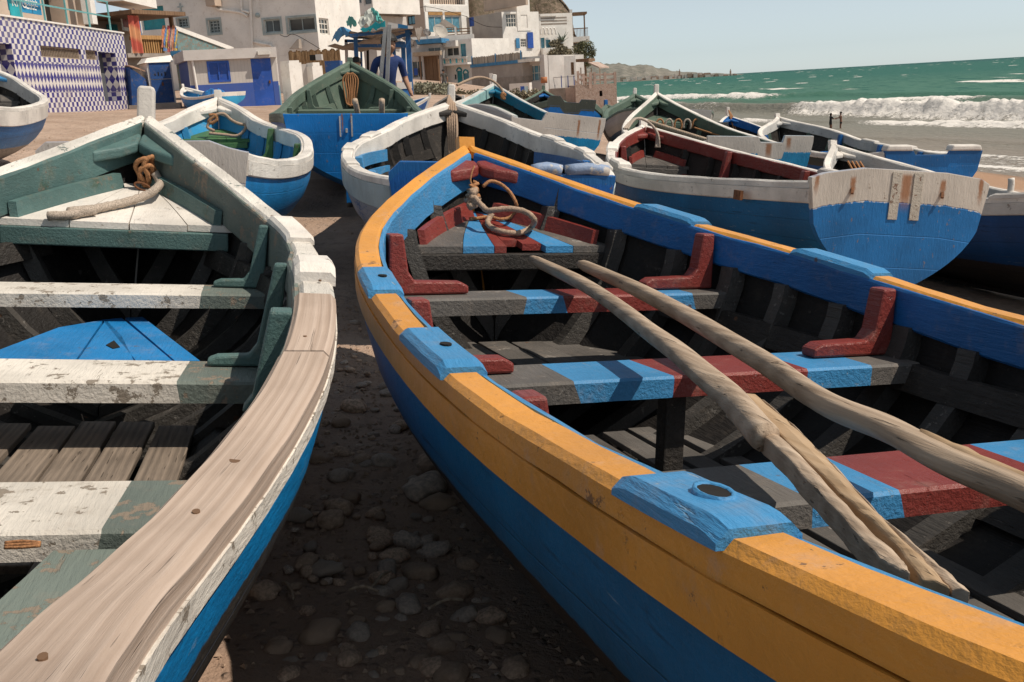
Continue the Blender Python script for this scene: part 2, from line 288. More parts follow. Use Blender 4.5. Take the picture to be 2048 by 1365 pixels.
class Boat:
    def __init__(s, key, name, label, group=None, cat='boat'):
        p = np.array(FITS[key]); s.p = p; s.L = p[6]; s.rw = .085 if p[7] > .1 else max(p[7], .082); s.wk = p[8:16]; s.sk = p[16:22]
        h, tr, he = p[3:6]; c, q = math.cos, math.sin
        Rz = np.array([[c(h), -q(h), 0], [q(h), c(h), 0], [0, 0, 1]]); Rx = np.array([[1, 0, 0], [0, c(tr), -q(tr)], [0, q(tr), c(tr)]]); Ry = np.array([[c(he), 0, q(he)], [0, 1, 0], [-q(he), 0, c(he)]])
        s.M = Rz @ Rx @ Ry; s.P = p[:3]
        s.sw = float(spl(TK, s.wk, .5)) / .95
        m = Matrix([list(s.M[i]) + [s.P[i]] for i in range(3)] + [[0, 0, 0, 1]])
        s.root = thing(name, label, cat, M=m, group=group or 'fishing boats drawn up on the beach')
    def w(s, y): return np.maximum(spl(TK, s.wk, np.clip(np.asarray(y) / s.L, 0, 1)), .012)
    def s_(s, y): return spl(SK, s.sk, np.clip(np.asarray(y) / s.L, 0, 1))
    def k(s, y):
        t = np.asarray(y) / s.L
        return np.where(t > .8, .9 * s.sk[-1] * (np.clip((t - .8) / .2, 0, 1)) ** 2.4, np.where(t < .28, .22 * (1 - t / .28) ** 2, 0))
    def e(s, y):
        t = np.asarray(y) / s.L; return np.interp(t, [0, .15, .4, .6, .8, .9, .96, 1], [2.7, 2.8, 3.0, 2.9, 2.5, 2.0, 1.4, 1.0])
    def hx(s, y, z):
        k, g = s.k(y), s.s_(y); v = np.clip((z - k) / np.maximum(g - k, .02), 0.0, 1); return np.maximum((s.w(y) - .012) * (1 - (1 - v) ** s.e(y)), .02)
    def world(s, q): return s.M @ np.asarray(q, float) + s.P
    def pix(s, px, py, z=0., a=0., y0=0.):
        """pixel -> boat-local point on the plane z + a*(y-y0)"""
        C = s.M.T @ (CAM - s.P); d = s.M.T @ ray(px, py); u = (z + a * (C[1] - y0) - C[2]) / (d[2] - a * d[1]); return C + d * u
    def pixy(s, px, py, y):
        C = s.M.T @ (CAM - s.P); d = s.M.T @ ray(px, py); return C + d * ((y - C[1]) / d[1])
    def rail_y(s, side, px, py):
        ys = np.linspace(0, s.L, 400); P = np.stack([side * (s.w(ys) - s.rw / 2), ys, s.s_(ys)], -1) @ s.M.T + s.P; q = proj(P); return ys[((q - np.array([px, py])) ** 2).sum(-1).argmin()]
    def sweep(s, name, mat, side, y0, y1, sec, n=40, cap=True, bevel=0, wob=0, parent=None):
        """sweep a cross-section sec(y)->[(x,z)...] along one side; x is measured outboard"""
        a = np.linspace(0, 1, n + 1); ys = y0 + (y1 - y0) * (1 - (1 - a) ** 1.25 if y1 > .9 * s.L else a); V = []; UV = []; F = []; m = None; l = 0; last = None
        ph = R_.random() * 9
        for y in ys:
            q = sec(y); m = len(q); c = np.array([q[0][0], y])
            if last is not None: l += float(np.hypot(*(c - last)))
            last = c; g = 0
            for i, (x, z) in enumerate(q):
                dz = wob * (math.sin(y * 9 + ph) + math.sin(y * 23 + i)) if wob else 0
                if i: g += math.hypot(x - q[i - 1][0], z - q[i - 1][1])
                V.append((side * x, y, z + dz)); UV.append((l, g))
        for i in range(len(ys) - 1):
            for j in range(m):
                f = (i * m + j, i * m + (j + 1) % m, (i + 1) * m + (j + 1) % m, (i + 1) * m + j); F.append(f if side > 0 else f[::-1])
        if cap:
            c0 = tuple(range(m)); c1 = tuple(range(len(V) - m, len(V))); F += [c0[::-1] if side > 0 else c0, c1 if side > 0 else c1[::-1]]
        o = fixnormals(mesh(name, V, F, mat, parent or s.root, uv=UV))
        if bevel:
            b = o.modifiers.new('bevel', 'BEVEL'); b.width = bevel; b.segments = 2; b.limit_method = 'ANGLE'; b.angle_limit = .7
        return o
    # -- parts
    def hull(s, mat, lining, nt=46, nv=13, nostern=False):
        t = 1 - (1 - np.linspace(0, 1, nt + 1)) ** 1.35; ys = t * s.L; v = np.linspace(0, 1, nv + 1) ** 1.5
        for inner in (0, 1):
            V = []; UV = []; F = []
            for y in ys:
                k, g = float(s.k(y)), float(s.s_(y)); row = []
                g2 = g - (.03 if inner else .004)
                for j in range(-nv, nv + 1):
                    a = v[abs(j)]; sg = 1 if j >= 0 else -1; z = k + (g2 - k) * a; x = float(s.hx(y, z))
                    if j == 0: x = 0
                    elif inner: x = max(.006, x - .035)
                    if inner: z = z + .035 * (1 - a)
                    V.append((sg * x, y if not (inner and y < .03) else .03, z)); UV.append((y, g - z))
            m = 2 * nv + 1
            for i in range(nt):
                for j in range(m - 1):
                    f = (i * m + j, i * m + j + 1, (i + 1) * m + j + 1, (i + 1) * m + j); F.append(f[::-1] if not inner else f)
            mesh('inner_planking' if inner else 'hull', V, F, lining if inner else mat, s.root, uv=UV, smooth=True)
        # keel with skeg
        V = []; F = []
        yk = np.linspace(-.03, .84 * s.L, 30)
        for y in yk:
            zt = float(s.k(max(y, 0))) + .05
            for x, z in ((-.03, -.03), (.03, -.03), (.03, zt), (-.03, zt)): V.append((x, y, z))
        for i in range(29):
            for j in range(4): F.append((i * 4 + j, i * 4 + (j + 1) % 4, i * 4 + 4 + (j + 1) % 4, i * 4 + 4 + j))
        F += [(3, 2, 1, 0), tuple(range(116, 120))]
        fixnormals(mesh('keel', V, F, mat, s.root, uv=[(p[1], .5) for p in V]))
    def stem(s, mat, up=.12, r=.04, topmat=None):
        ys = list(np.linspace(.82 * s.L, s.L, 12)); P = [(y + .0, float(s.k(y))) for y in ys]; g = float(s.sk[-1]); P.append((s.L + .035, g - .03)); P.append((s.L + .05, g + up * .85)); P.append((s.L + .05, g + up))
        V = []; F = []
        for i, (y, z) in enumerate(P):
            d = np.array(P[min(i + 1, len(P) - 1)]) - np.array(P[max(i - 1, 0)]); d = d / np.hypot(*d); nn = np.array([d[1], -d[0]]); rr = r * (.8 if i == len(P) - 1 else 1)
            for x, q in ((-rr, 1), (rr, 1), (rr, -1), (-rr, -1)): V.append((x, y + nn[0] * .035 * q, z + nn[1] * .035 * q))
        for i in range(len(P) - 1):
            for j in range(4): F.append((i * 4 + j, i * 4 + (j + 1) % 4, i * 4 + 4 + (j + 1) % 4, i * 4 + 4 + j))
        F += [(3, 2, 1, 0), tuple(range(len(V) - 4, len(V)))]
        o = fixnormals(mesh('stem_post', V, F, [mat], s.root)); b = o.modifiers.new('bevel', 'BEVEL'); b.width = .012; b.segments = 2; return o
    def rails(s, mat, y0=0, y1=None, sides=(-1, 1), th=RAILT, wide=0, name='rail', lift=0, n=44):
        y1 = y1 or s.L
        def sec(y):
            w = float(s.w(y)); z = float(s.s_(y)) + lift; xi = max(.004, w - s.rw - wide); b = min(.012, (w - xi) / 3)
            return [(w, z - th), (w, z - b), (w - b, z), (xi + b, z), (xi, z - b), (xi, z - th)]
        for sd in sides: s.sweep(name, mat, sd, y0, y1, sec, n, wob=.0012)
    def band(s, mat, h, y0=0, y1=None, sides=(-1, 1), th=.016, name='rub_strake'):
        def sec(y):
            g = float(s.s_(y)); za, zb = g - RAILT - .002, max(g - h, float(s.k(y)) + .02); a, b = float(s.hx(y, za)), float(s.hx(y, zb)); return [(a - .01, za), (a + th, za), (b + th, zb + .006), (b + th - .008, zb), (b - .01, zb)]
        for sd in sides: s.sweep(name, mat, sd, y0, y1 or s.L * .995, sec, 40)
    ih = .15
    def inwale(s, mat, h, y0=.05, y1=None, sides=(-1, 1), name='inwale'):
        s.ih = h
        def sec(y):
            g = float(s.s_(y)); zr = g - .007; zb = g - RAILT - h; xr = max(.012, float(s.w(y)) - s.rw - .001); b = min(xr + .02, max(.01, float(s.hx(y, zb)) - .058)); c = lambda x, k=.022: max(.004, x - k)
            return [(xr, zr), (c(xr, .010), zr), (c(xr, .015), zr - .008), (c(b), zb + .008), (c(b, .014), zb), (b, zb)]
        for sd in sides: s.sweep('inwale' if name is None else name, mat, sd, y0, y1 or s.L * .985, sec, 36, wob=.002)
    def ribs(s, mat, ys, wd=.055, sides=(-1, 1), off=.056):
        for y in ys:
            for sd in sides:
                V = []; F = []; g = float(s.s_(y)); k = float(s.k(y)); ww = wd * (.85 + .3 * R_.random()); yy = y + .03 * (R_.random() - .5)
                vb = (g - RAILT - s.ih - .004 - k) / (g - .05 - k)
                for v in sorted(set(list(np.linspace(1, .0, 9) ** 1.5) + [vb, vb - .004]), reverse=True)[:11]:
                    z = k + (g - .05 - k) * v; x = float(s.hx(yy, z)); zi = z + .05 * (1 - v) + .01
                    of2 = off + (.035 if v < vb - .002 else 0)
                    for dx, dy, zz in ((.03, -ww / 2, z), (.03, ww / 2, z), (of2, ww / 2 * .9, zi), (of2, -ww / 2 * .9, zi)): V.append((sd * max(.004, x - dx), yy + dy, zz))
                for i in range(10):
                    for j in range(4): F.append((i * 4 + j, i * 4 + (j + 1) % 4, i * 4 + 4 + (j + 1) % 4, i * 4 + 4 + j))
                F += [(0, 1, 2, 3), (43, 42, 41, 40)]
                fixnormals(mesh('rib', V, F, mat, s.root))
    def stringer(s, mat, z0, slope=0, y0=.3, y1=None, h=.085, name='stringer', sides=(-1, 1), th=.03):
        def sec(y):
            z = z0 + slope * max(0, y / s.L - .5) ** 2; a, b = float(s.hx(y, z)) - .08, float(s.hx(y, z - h)) - .08; c = lambda x: max(.004, x - th); a = max(.01, a); b = max(.008, b)
            return [(a, z), (c(a), z), (c(b), z - h), (b, z - h)]
        for sd in sides: s.sweep(name, mat, sd, y0, y1 or s.L * .9, sec, 30, wob=.002)
    def thwart(s, y, z, dep, segs, th=.05, name='thwart', skew=0, tilt=0):
        """segs: [(x_end, material)...] from port to starboard"""
        xa = float(s.hx(y, z)) - .07; mats = []; V = []; F = []; MI = []; x0 = -xa
        jl = [0] * 5
        for x1, m in segs:
            x1 = min(x1, xa); jr = [0] * 5 if x1 >= xa else [R_.uniform(-.014, .014) for _ in range(5)]
            if m not in mats: mats.append(m)
            n = len(V)
            for x, jj in ((x0, jl), (x1, jr)):
                sk = skew * x
                V += [(x + jj[0], y - dep / 2 + sk, z - th), (x + jj[1], y - dep / 2 + sk, z - .008), (x + jj[1], y - dep / 2 + .008 + sk, z), (x + jj[3], y + dep / 2 + sk, z + tilt), (x + jj[3], y + dep / 2 + sk, z - th + tilt)]
            jl = jr
            for j in range(5): F.append((n + j, n + (j + 1) % 5, n + 5 + (j + 1) % 5, n + 5 + j)); MI.append(mats.index(m))
            x0 = x1
        F += [(4, 3, 2, 1, 0), tuple(range(len(V) - 5, len(V)))]; MI += [MI[0], MI[-1]]
        return fixnormals(mesh(name, V, F, mats, s.root, midx=MI))
    def knee(s, y, zt, mat, side, arm=.34, wd=.085, up=None, tk=.054):
        g = float(s.s_(y)) - .012 if up is None else up; xg = float(s.hx(y, g)) - .062 - (.03); xt = float(s.hx(y, zt)) - .08
        P = [(xg, g), (xg - tk, g), (xt - tk - .01, zt + tk + .035), (xt - tk - .035, zt + tk), (xt - arm + .03, zt + tk * .9), (xt - arm, zt + tk * .6), (xt - arm, zt + .003), (xt + .01, zt + .003)]
        b = [(side * p, y - wd / 2, q) for p, q in P]; t = [(side * p, y + wd / 2, q) for p, q in P]
        m = MB().hexa(b, t); return fixnormals(m.build('knee', mat, s.root, bevel=.008))
    def block(s, mat, side, y0, y1, h=.045, extra=.015, name='oar_block', hole=None, drop=0):
        def sec(y):
            u = min(y - y0, y1 - y) ; e = min(1, .55 + u / .03 * .45) if u < .03 else 1
            w = float(s.w(y)); z = float(s.s_(y)); b = .014; a, c = w + .008 - drop, w - s.rw - extra; zt = z + h * e
            return [(a, z - .012), (a, zt - b), (a - b, zt), (c + b, zt), (c, zt - b), (c, z - .012)]
        o = s.sweep(name, mat, side, y0, y1, sec, 12)
        for hy, rr in (hole or []):
            x = side * (float(s.w(hy)) - s.rw / 2 - .01); z = float(s.s_(hy)) + h; m = MB(); ring = lambda r, q: [(x + r * math.cos(a) * .8, hy + r * math.sin(a) * 1.25, q) for a in np.linspace(0, 2 * math.pi, 13)[:-1]]
            if rr > .02:
                v = ring(rr * 1.35, z - .004) + ring(rr * 1.22, z + .006) + ring(rr, z + .005) + ring(rr * .9, z - .006); f = [(i * 12 + j, i * 12 + (j + 1) % 12, i * 12 + 12 + (j + 1) % 12, i * 12 + 12 + j) for i in range(3) for j in range(12)]
                mesh('hole_rim', v, f, mat, o, smooth=True)
            m.hexa(ring(rr, z - .02), ring(rr, z + .0035)); m.build('pin_hole', m_hole, o)
        return o
    def breasthook(s, mat, ln=.36, h=.055, dz=-.055, dep=.075):
        y0 = s.L - ln - .12; V = []; F = []; n = 8; ys = np.linspace(y0, s.L - .12, n)
        for sd in (-1, 1):
            b = len(V)
            for i, y in enumerate(ys):
                xo = max(.01, float(s.w(y)) - s.rw * .9); d = dep * (1.0 + .9 * (i / (n - 1))) ; xi = max(0.0, xo - d - (.05 if i < 1 else 0) * 0); z = float(s.s_(y)) + dz
                xi = max(0., xo - d * min(1, .3 + i * .35)); 
                V += [(sd * xo, y, z), (sd * xi, y - .02, z - .004), (sd * xi, y - .02, z - h), (sd * xo, y, z - h)]
            for i in range(n - 1):
                for j in range(4): F.append((b + i * 4 + j, b + i * 4 + (j + 1) % 4, b + i * 4 + 4 + (j + 1) % 4, b + i * 4 + 4 + j))
            F += [(b + 3, b + 2, b + 1, b), tuple(range(len(V) - 4, len(V)))]
        m = fixnormals(mesh('breasthook', V, F, mat, s.root)); bv = m.modifiers.new('bevel', 'BEVEL'); bv.width = .018; bv.segments = 3; return m
    def transom(s, mat, top=((-1, 0), (1, 0)), th=.05, nx=28, name='transom', rake=.12):
        w0 = float(s.w(0)) + .004; k, g = float(s.k(0)), float(s.sk[0]); e = float(s.e(0)); V = []; UV = []; F = []
        fx = [p[0] for p in top]; fz = [p[1] for p in top]
        xs = np.unique(np.concatenate([np.linspace(-1, 1, nx + 1), np.array(fx)]))
        nz = 10
        for sidey in (-1, 1):
            for f in xs:
                zb = k + (g - k) * (1 - max(0, 1 - abs(f)) ** (1 / e)); zt = g + float(np.interp(f, fx, fz)); zt = max(zt, zb + .002)
                for j in range(nz + 1):
                    z = zb + (zt - zb) * j / nz; y = -.035 - .0 if sidey < 0 else .02
                    V.append((f * w0, y - rake * (z - k) * 0, z)); UV.append((f * w0, zt - z))
        m = len(xs) * (nz + 1)
        def id(q, i, j): return q * m + i * (nz + 1) + j
        for i in range(len(xs) - 1):
            for j in range(nz):
                F.append((id(0, i, j), id(0, i + 1, j), id(0, i + 1, j + 1), id(0, i, j + 1))); F.append((id(1, i, j), id(1, i, j + 1), id(1, i + 1, j + 1), id(1, i + 1, j)))
            F.append((id(0, i, nz), id(0, i + 1, nz), id(1, i + 1, nz), id(1, i, nz))); F.append((id(0, i, 0), id(1, i, 0), id(1, i + 1, 0), id(0, i + 1, 0)))
        n = len(xs) - 1
        for i in (0, n):
            for j in range(nz): F.append((id(0, i, j), id(0, i, j + 1), id(1, i, j + 1), id(1, i, j)))
        return fixnormals(mesh(name, V, F, mat, s.root, uv=UV))
    def deck(s, mat, yf, zf, yb, zb, planks, fascia=None, fh=.1, th=.03, margin=.045):
        """triangular fore deck: planks = [(fx0, fx1, material, yshift)] as fractions of the front width"""
        def zz(y): return zf + (zb - zf) * (y - yf) / (yb - yf)
        mats = []; m = MB()
        for fa, fb, mt, ys in planks:
            if mt not in mats: mats.append(mt)
            n = 6; row = []
            for i in range(n + 1):
                y = yf + ys + (yb - yf - ys) * i / n; z = zz(y); x = max(.012, float(s.hx(y, z)) - margin); row.append((y, z, -x + 2 * x * fa, -x + 2 * x * fb))
            for i in range(n):
                (y0, z0, a0, b0), (y1, z1, a1, b1) = row[i], row[i + 1]; g = .0015
                m.hexa([(a0 + g, y0, z0 - th), (b0 - g, y0, z0 - th), (b1 - g, y1, z1 - th), (a1 + g, y1, z1 - th)], [(a0 + g, y0, z0), (b0 - g, y0, z0), (b1 - g, y1, z1), (a1 + g, y1, z1)], mats.index(mt))
        m.build('foredeck', mats, s.root)
        if fascia:
            x = float(s.hx(yf, zf - .04)) - .06; MB().box(-x, x, yf - .02, yf + .035, zf - th - fh, zf - th - .002).build('deck_beam', fascia, s.root, bevel=.006)
    def deckstrips(s, mat, yf, zf, yb, zb, h=.06, th=.03, name='deck_cleat', margin=.105):
        for sd in (-1, 1):
            def sec(y):
                z = zf + (zb - zf) * (y - yf) / (yb - yf); x = max(.03, float(s.hx(y, z)) - margin + .012); x2 = max(.03, float(s.hx(y, z + h)) - margin + .012); return [(x, z + .002), (x - th, z + .002), (x2 - th, z + h), (x2, z + h)]
            s.sweep(name, mat, sd, yf, yb - .1, sec, 14)
    def slats(s, mat, y0, y1, xs, z, wd=.105, th=.022, name='floor_board', shade=None):
        for i, x in enumerate(xs):
            a = R_.uniform(-.008, .008); d0, d1 = R_.uniform(-.04, .04), R_.uniform(-.04, .04); ww = wd * R_.uniform(.88, 1.05); dz = R_.uniform(-.006, .008)
            m = MB(); m.hexa([(x - ww / 2, y0 + d0, z - th), (x + ww / 2, y0 + d0, z - th), (x + ww / 2 + a, y1 + d1, z - th + dz), (x - ww / 2 + a, y1 + d1, z - th + dz)], [(x - ww / 2, y0 + d0, z), (x + ww / 2, y0 + d0, z), (x + ww / 2 + a, y1 + d1, z + dz), (x - ww / 2 + a, y1 + d1, z + dz)])
            m.build(name, mat, s.root, bevel=.004)
def ribys(b, step=.34, y0=.35, y1=None): return list(np.arange(y0, y1 or b.L - .42, step))
# ================================================================== the two front boats
# ---- orange railed boat
b = bY = Boat('Y', 'fishing_boat', 'blue fishing boat with orange rails and two wooden poles laid across its striped thwarts')
b.hull(hullmat('hull_orange_boat', ORANGE, .09, (.002, .13, .31), .50, (.02, .017, .015), (.2, .2, .2), .06), m_lining)
b.rails(m_orange, th=RAILT); b.band(m_orange, .115); b.stem(m_orange, .045, .04)
b.inwale(m_lblue, .11, sides=(-1,)); b.inwale(m_dblue, .092, sides=(1,))  # one blue: sunlit port band painted lighter, shaded starboard band darker
b.ribs(m_rib, ribys(b, .30, .4), .09)
b.breasthook(m_red, .16, .06, -.025)
b.stringer(m_tar, .60, .9); b.stringer(m_tar, .36, .9, y1=3.2, h=.07)
B_, K_, Rr, Lb, Db = m_tardeck, m_tardeck, m_red, m_lblue, m_dblue
b.thwart(4.36, .73, .22, [(-.18, K_), (-.02, Lb), (.41, Rr), (.54, Lb), (2, K_)], .065)
b.thwart(3.42, .612, .27, [(-.38, K_), (-.07, Lb), (.40, Rr), (.64, Lb), (2, K_)], .065)
b.thwart(2.47, .555, .26, [(-.27, K_), (-.03, Lb), (.40, Rr), (.62, Lb), (2, K_)], .06)
b.thwart(1.15, .56, .26, [(-.3, K_), (0, Lb), (.35, Rr), (2, K_)], .06)
for y, z in ((4.40, .73), (3.46, .612), (2.50, .555)):
    for sd in (-1, 1): b.knee(y, z, m_red, sd, .30, .075)
yf, zf, yb_, zb_ = 4.93, .87, 5.5, 1.0
b.deck(m_tardeck, yf, zf, yb_, zb_, [(0, .26, m_tardeck, 0), (.26, .41, m_lblue, 0), (.41, .47, m_red, 0), (.47, .56, m_red, .09), (.56, .66, m_red, .035), (.66, .80, m_lblue, 0), (.80, 1, m_tardeck, 0)], m_tar, .075)
b.deckstrips(m_red, yf + .03, zf, yb_, zb_, .07)
for sd, (xa, ya), (xb, yb2), h in ((-1, (757, 538), (760, 595), .022), (-1, (838, 668), (925, 745), .024), (-1, (1300, 958), (1515, 1068), .018), (1, (1290, 402), (1408, 436), .022), (1, (1605, 502), (1768, 546), .022)):
    y0, y1 = sorted((b.rail_y(sd, xa, ya), b.rail_y(sd, xb, yb2))); y1 = max(y1, y0 + .16)
    hole = [(y0 + (y1 - y0) * .45, .016)] if sd < 0 else None
    if xa == 1300: hole = [(y0 + (y1 - y0) * .42, .021)]
    b.block(m_lblue, sd, y0, y1, h, .012, hole=hole)
b.slats(m_tardeck, 2.3, 4.1, [-.38, -.26, -.13, .0, .13, .26, .39], .22, .095)
b.slats(m_tardeck, 4.12, 5.0, [-.36, -.21, -.06, .09, .24, .39], .42, .145, name='floor_panel')
MB().box(-.05, .02, 3.36, 3.42, .06, .55).build('thwart_post', m_tar, b.root, bevel=.005)
b.transom(transmat('transom_orange_boat', ORANGE, .1, BLUE))
# two poles across the thwarts
def polelocal(px, py): return b.pix(px, py, .615 + .075, .057, 2.45)
def stick(name, label, pix, rad, mat, cat='pole', jit=.16, plane=polelocal):
    P = [Vector(plane(*q)) for q in pix]; Q = []
    for i in range(len(P) - 1):
        for j in range(8):
            t = j / 8; p0, p1, p2, p3 = P[max(i - 1, 0)], P[i], P[i + 1], P[min(i + 2, len(P) - 1)]
            Q.append(.5 * ((2 * p1) + (-p0 + p2) * t + (2 * p0 - 5 * p1 + 4 * p2 - p3) * t * t + (-p0 + 3 * p1 - 3 * p2 + p3) * t ** 3))
    Q.append(P[-1]); V = []; F = []; ns = 14; UV = []; s = 0; ph = R_.random() * 9
    for i, q in enumerate(Q):
        d = (Q[min(i + 1, len(Q) - 1)] - Q[max(i - 1, 0)]).normalized(); x = d.cross(Vector((0, 0, 1))).normalized(); y = x.cross(d); u = i / (len(Q) - 1)
        r = float(np.interp(u, np.linspace(0, 1, len(rad)), rad)); s += .05
        if i == 0: r *= .55
        if i == 1: r *= .88
        for k in range(ns):
            a = 2 * math.pi * k / ns; m = 1 + jit * (.5 * math.sin(a * 2 + ph + s * 2.1) + .35 * math.sin(3 * a + s * 5.3 + ph) + .35 * math.sin(s * 9 + a)); V.append(q + x * math.cos(a) * r * m + y * math.sin(a) * r * m); UV.append((s, a))
    for i in range(len(Q) - 1):
        for k in range(ns): F.append((i * ns + k, i * ns + (k + 1) % ns, (i + 1) * ns + (k + 1) % ns, (i + 1) * ns + k))
    F += [tuple(range(ns))[::-1], tuple(range(len(V) - ns, len(V)))]
    return Q, V, F, UV
# near pole: round shaft that ends in a split flat blade
root = thing('wooden_oar', 'rough wooden oar with a split flat blade, nearer of two on the striped thwarts', 'oar', M=b.root.matrix_world.copy())
Q, V, F, UV = stick('', '', [(1062, 518), (1150, 560), (1262, 634), (1335, 690), (1402, 745), (1470, 806), (1530, 872)], [.021, .027, .029, .030, .030, .030, .030], m_pole)
mesh('shaft', V, F, m_pole, root, uv=UV, smooth=True)
def blade(name, pts, mat, th):
    m = MB(); rows = []
    for (xa, ya), (xb, yb2) in pts: rows.append((Vector(polelocal(xa, ya)), Vector(polelocal(xb, yb2))))
    R2 = []
    for i in range(len(rows) - 1):
        for k in range(6): t_ = k / 6; R2.append(tuple(rows[i][q].lerp(rows[i + 1][q], t_) + Vector((R_.uniform(-.0015, .0015), 0, R_.uniform(-.002, .002))) for q in (0, 1)))
    R2.append(rows[-1]); V = []; F2 = []; dz = Vector((0, 0, th)); e = Vector((0, 0, .004))
    for a0, b0 in R2: V += [a0 - dz, b0 - dz, b0 + e, a0.lerp(b0, .5) + e * 1.6, a0]
    for i in range(len(R2) - 1):
        for j in range(5): F2.append((i * 5 + j, i * 5 + (j + 1) % 5, i * 5 + 5 + (j + 1) % 5, i * 5 + 5 + j))
    F2 += [(4, 3, 2, 1, 0), tuple(range(len(V) - 5, len(V)))]; m.add(V, F2)
    return fixnormals(m.build(name, mat, root, bevel=.006))
blade('blade', [((1466, 790), (1510, 792)), ((1530, 838), (1588, 855)), ((1600, 908), (1664, 930)), ((1700, 1004), (1752, 1028)), ((1790, 1085), (1835, 1112)), ((1845, 1160), (1902, 1180))], m_split, .028)
blade('blade_edge', [((1452, 800), (1472, 800)), ((1520, 862), (1545, 860)), ((1588, 930), (1612, 925)), ((1690, 1040), (1712, 1035)), ((1760, 1115), (1800, 1120)), ((1796, 1142), (1822, 1150))], m_pole, .04)
blade('blade_rib', [((1520, 802), (1530, 806)), ((1586, 858), (1600, 866)), ((1656, 930), (1670, 938)), ((1744, 1026), (1760, 1034)), ((1838, 1116), (1870, 1128)), ((1905, 1180), (1940, 1190))], m_pole, .035)
root = thing('wooden_oar', 'long bent wooden oar, farther of two on the striped thwarts', 'oar', M=b.root.matrix_world.copy())
Q, V, F, UV = stick('', '', [(1158, 527), (1252, 568), (1400, 648), (1520, 722), (1640, 798), (1770, 858), (1905, 925), (2060, 992), (2200, 1050)], [.021, .026, .028, .029, .030, .031, .031, .031, .030], m_pole)
mesh('shaft', V, F, m_pole, root, uv=UV, smooth=True)
Q2 = [q + Vector((.010, 0, .018)) for q in Q[44:]]
tube('split_seam', Q2[::3], .016, m_split, root, 6, jitter=.3)
# mooring rope on the fore deck
def dk(px, py, up=.012): 
    a = (zb_ - zf) / (yb_ - yf); return b.pix(px, py, zf + up, a, yf)
t = thing('mooring_rope', 'twisted hemp rope coiled in a loop on the foredeck of the orange railed boat', 'rope', M=b.root.matrix_world.copy())
r0 = .011
tube('rope_loop', [b.pixy(948, 395, 5.2), b.pixy(962, 410, 5.18), b.pixy(975, 422, 5.12), b.pixy(990, 420, 5.1), b.pixy(1020, 418, 5.08), b.pixy(1050, 424, 5.05), b.pixy(1068, 439, 5.0), dk(1063, 454, .02), dk(1040, 466, .02), dk(1010, 465, .02), dk(985, 457, .02), dk(975, 446, .022), dk(979, 436, .035), dk(984, 427, .055)],   .0135, m_rope, t, 12, 3, 48)
tube('rope_end', [dk(940, 438), dk(955, 437, .01), dk(978, 434, .015), dk(1000, 439), dk(1018, 436, .02), dk(1030, 425, .05), b.pixy(1033, 410, 5.2), b.pixy(1020, 385, 5.22), b.pixy(1000, 368, 5.25), b.pixy(980, 363, 5.25), b.pixy(966, 374, 5.25)], .0085, m_ropeor, t, 10, 3, 90)
ky = b.L - .33
kn = [b.pixy(945 + 10 * math.cos(i * 2.4), 382 + i * 2.2, 5.22) + np.array([0, .02 * math.sin(i * 3), 0]) for i in range(16)]
tube('knot', kn, .016, m_rope, t, 10, 3, 70)
tube('frayed_end', [b.pixy(948 + 10 * math.sin(i * 2.1), 364 + 4 * i, 5.25) + np.array([0, R_.uniform(-.02, .02), 0]) for i in range(12)], .009, m_ropeor, t, 7, 0, jitter=.8)
tube('lashing', [b.pixy(949, 332, 5.28), b.pixy(944, 345, 5.27), b.pixy(941, 362, 5.26), b.pixy(945, 372, 5.25)], .004, m_ropeor, t, 6)

# ---- teal and white boat on the left with the bare wood rail
b = bL = Boat('L', 'fishing_boat', 'teal lined fishing boat with white bow and a bare unpainted wooden rail')
b.hull(hullmat('hull_left_boat', WHITE, .075, (.004, .225, .56), .57, (.045, .04, .036), (.42, .5, .55), .10), m_lining)
ysp = b.rail_y(1, 648, 590)
b.rails(m_whitegreen, sides=(-1,)); b.rails(m_whitegreen, y0=ysp + .004, sides=(1,))
b.rails(m_rawwood, y0=ysp - .42, y1=ysp, sides=(1,), th=.05, wide=.012, lift=.006, name='bare_rail', n=14)
b.rails(m_rawwood, y0=0, y1=ysp - .424, sides=(1,), th=.055, wide=.016, lift=.004, name='bare_rail')
b.band(m_worn, .09); b.stem(m_white, .16, .045)
b.inwale(m_teal, .14, sides=(-1,)); b.inwale(m_tealworn, .15, y0=ysp - .6, sides=(1,))
b.ribs(m_rib, ribys(b, .30, .3), .085); b.breasthook(m_teal, .30, .06, -.05)
b.stringer(m_tar, .64, .8, y1=.86 * b.L); b.stringer(m_tar, .36, .8, y1=3.0, h=.07)
b.deck(m_white, 4.70, .835, 5.42, .98, [(0, .30, m_white, 0), (.303, .55, m_white, .0), (.553, .80, m_white, .0), (.803, 1, m_white, .012)], m_teal, .085)
b.deckstrips(m_teal, 4.72, .835, 5.42, .98, .075, .035)
b.thwart(4.10, .62, .26, [(.42, m_worn), (2, m_tealworn)], .06, skew=.1); b.thwart(2.90, .555, .28, [(.48, m_worn), (2, m_tealworn)], .065); b.thwart(1.82, .53, .28, [(.45, m_worn), (2, m_tealworn)], .06)
for y, z in ((4.22, .62), (2.98, .555)): b.knee(y, z, m_teal, 1, .20, .05, tk=.04); b.knee(y, z, m_teal, -1, .20, .05, tk=.04)
b.knee(2.25, .56, m_teal, 1, .09, .07)
yh = b.rail_y(1, 590, 455); b.block(m_white, 1, yh - .22, yh + .16, .03, .01); yh = b.rail_y(1, 640, 545); b.block(m_white, 1, yh - .1, yh + .1, .045, .01)
b.slats(m_slat, 1.95, 3.06, [-.34, -.2, -.06, .08, .20, .31, .44], .34, .118); b.slats(m_slat, .5, 1.72, [-.1, .03, .16], .36, .125)
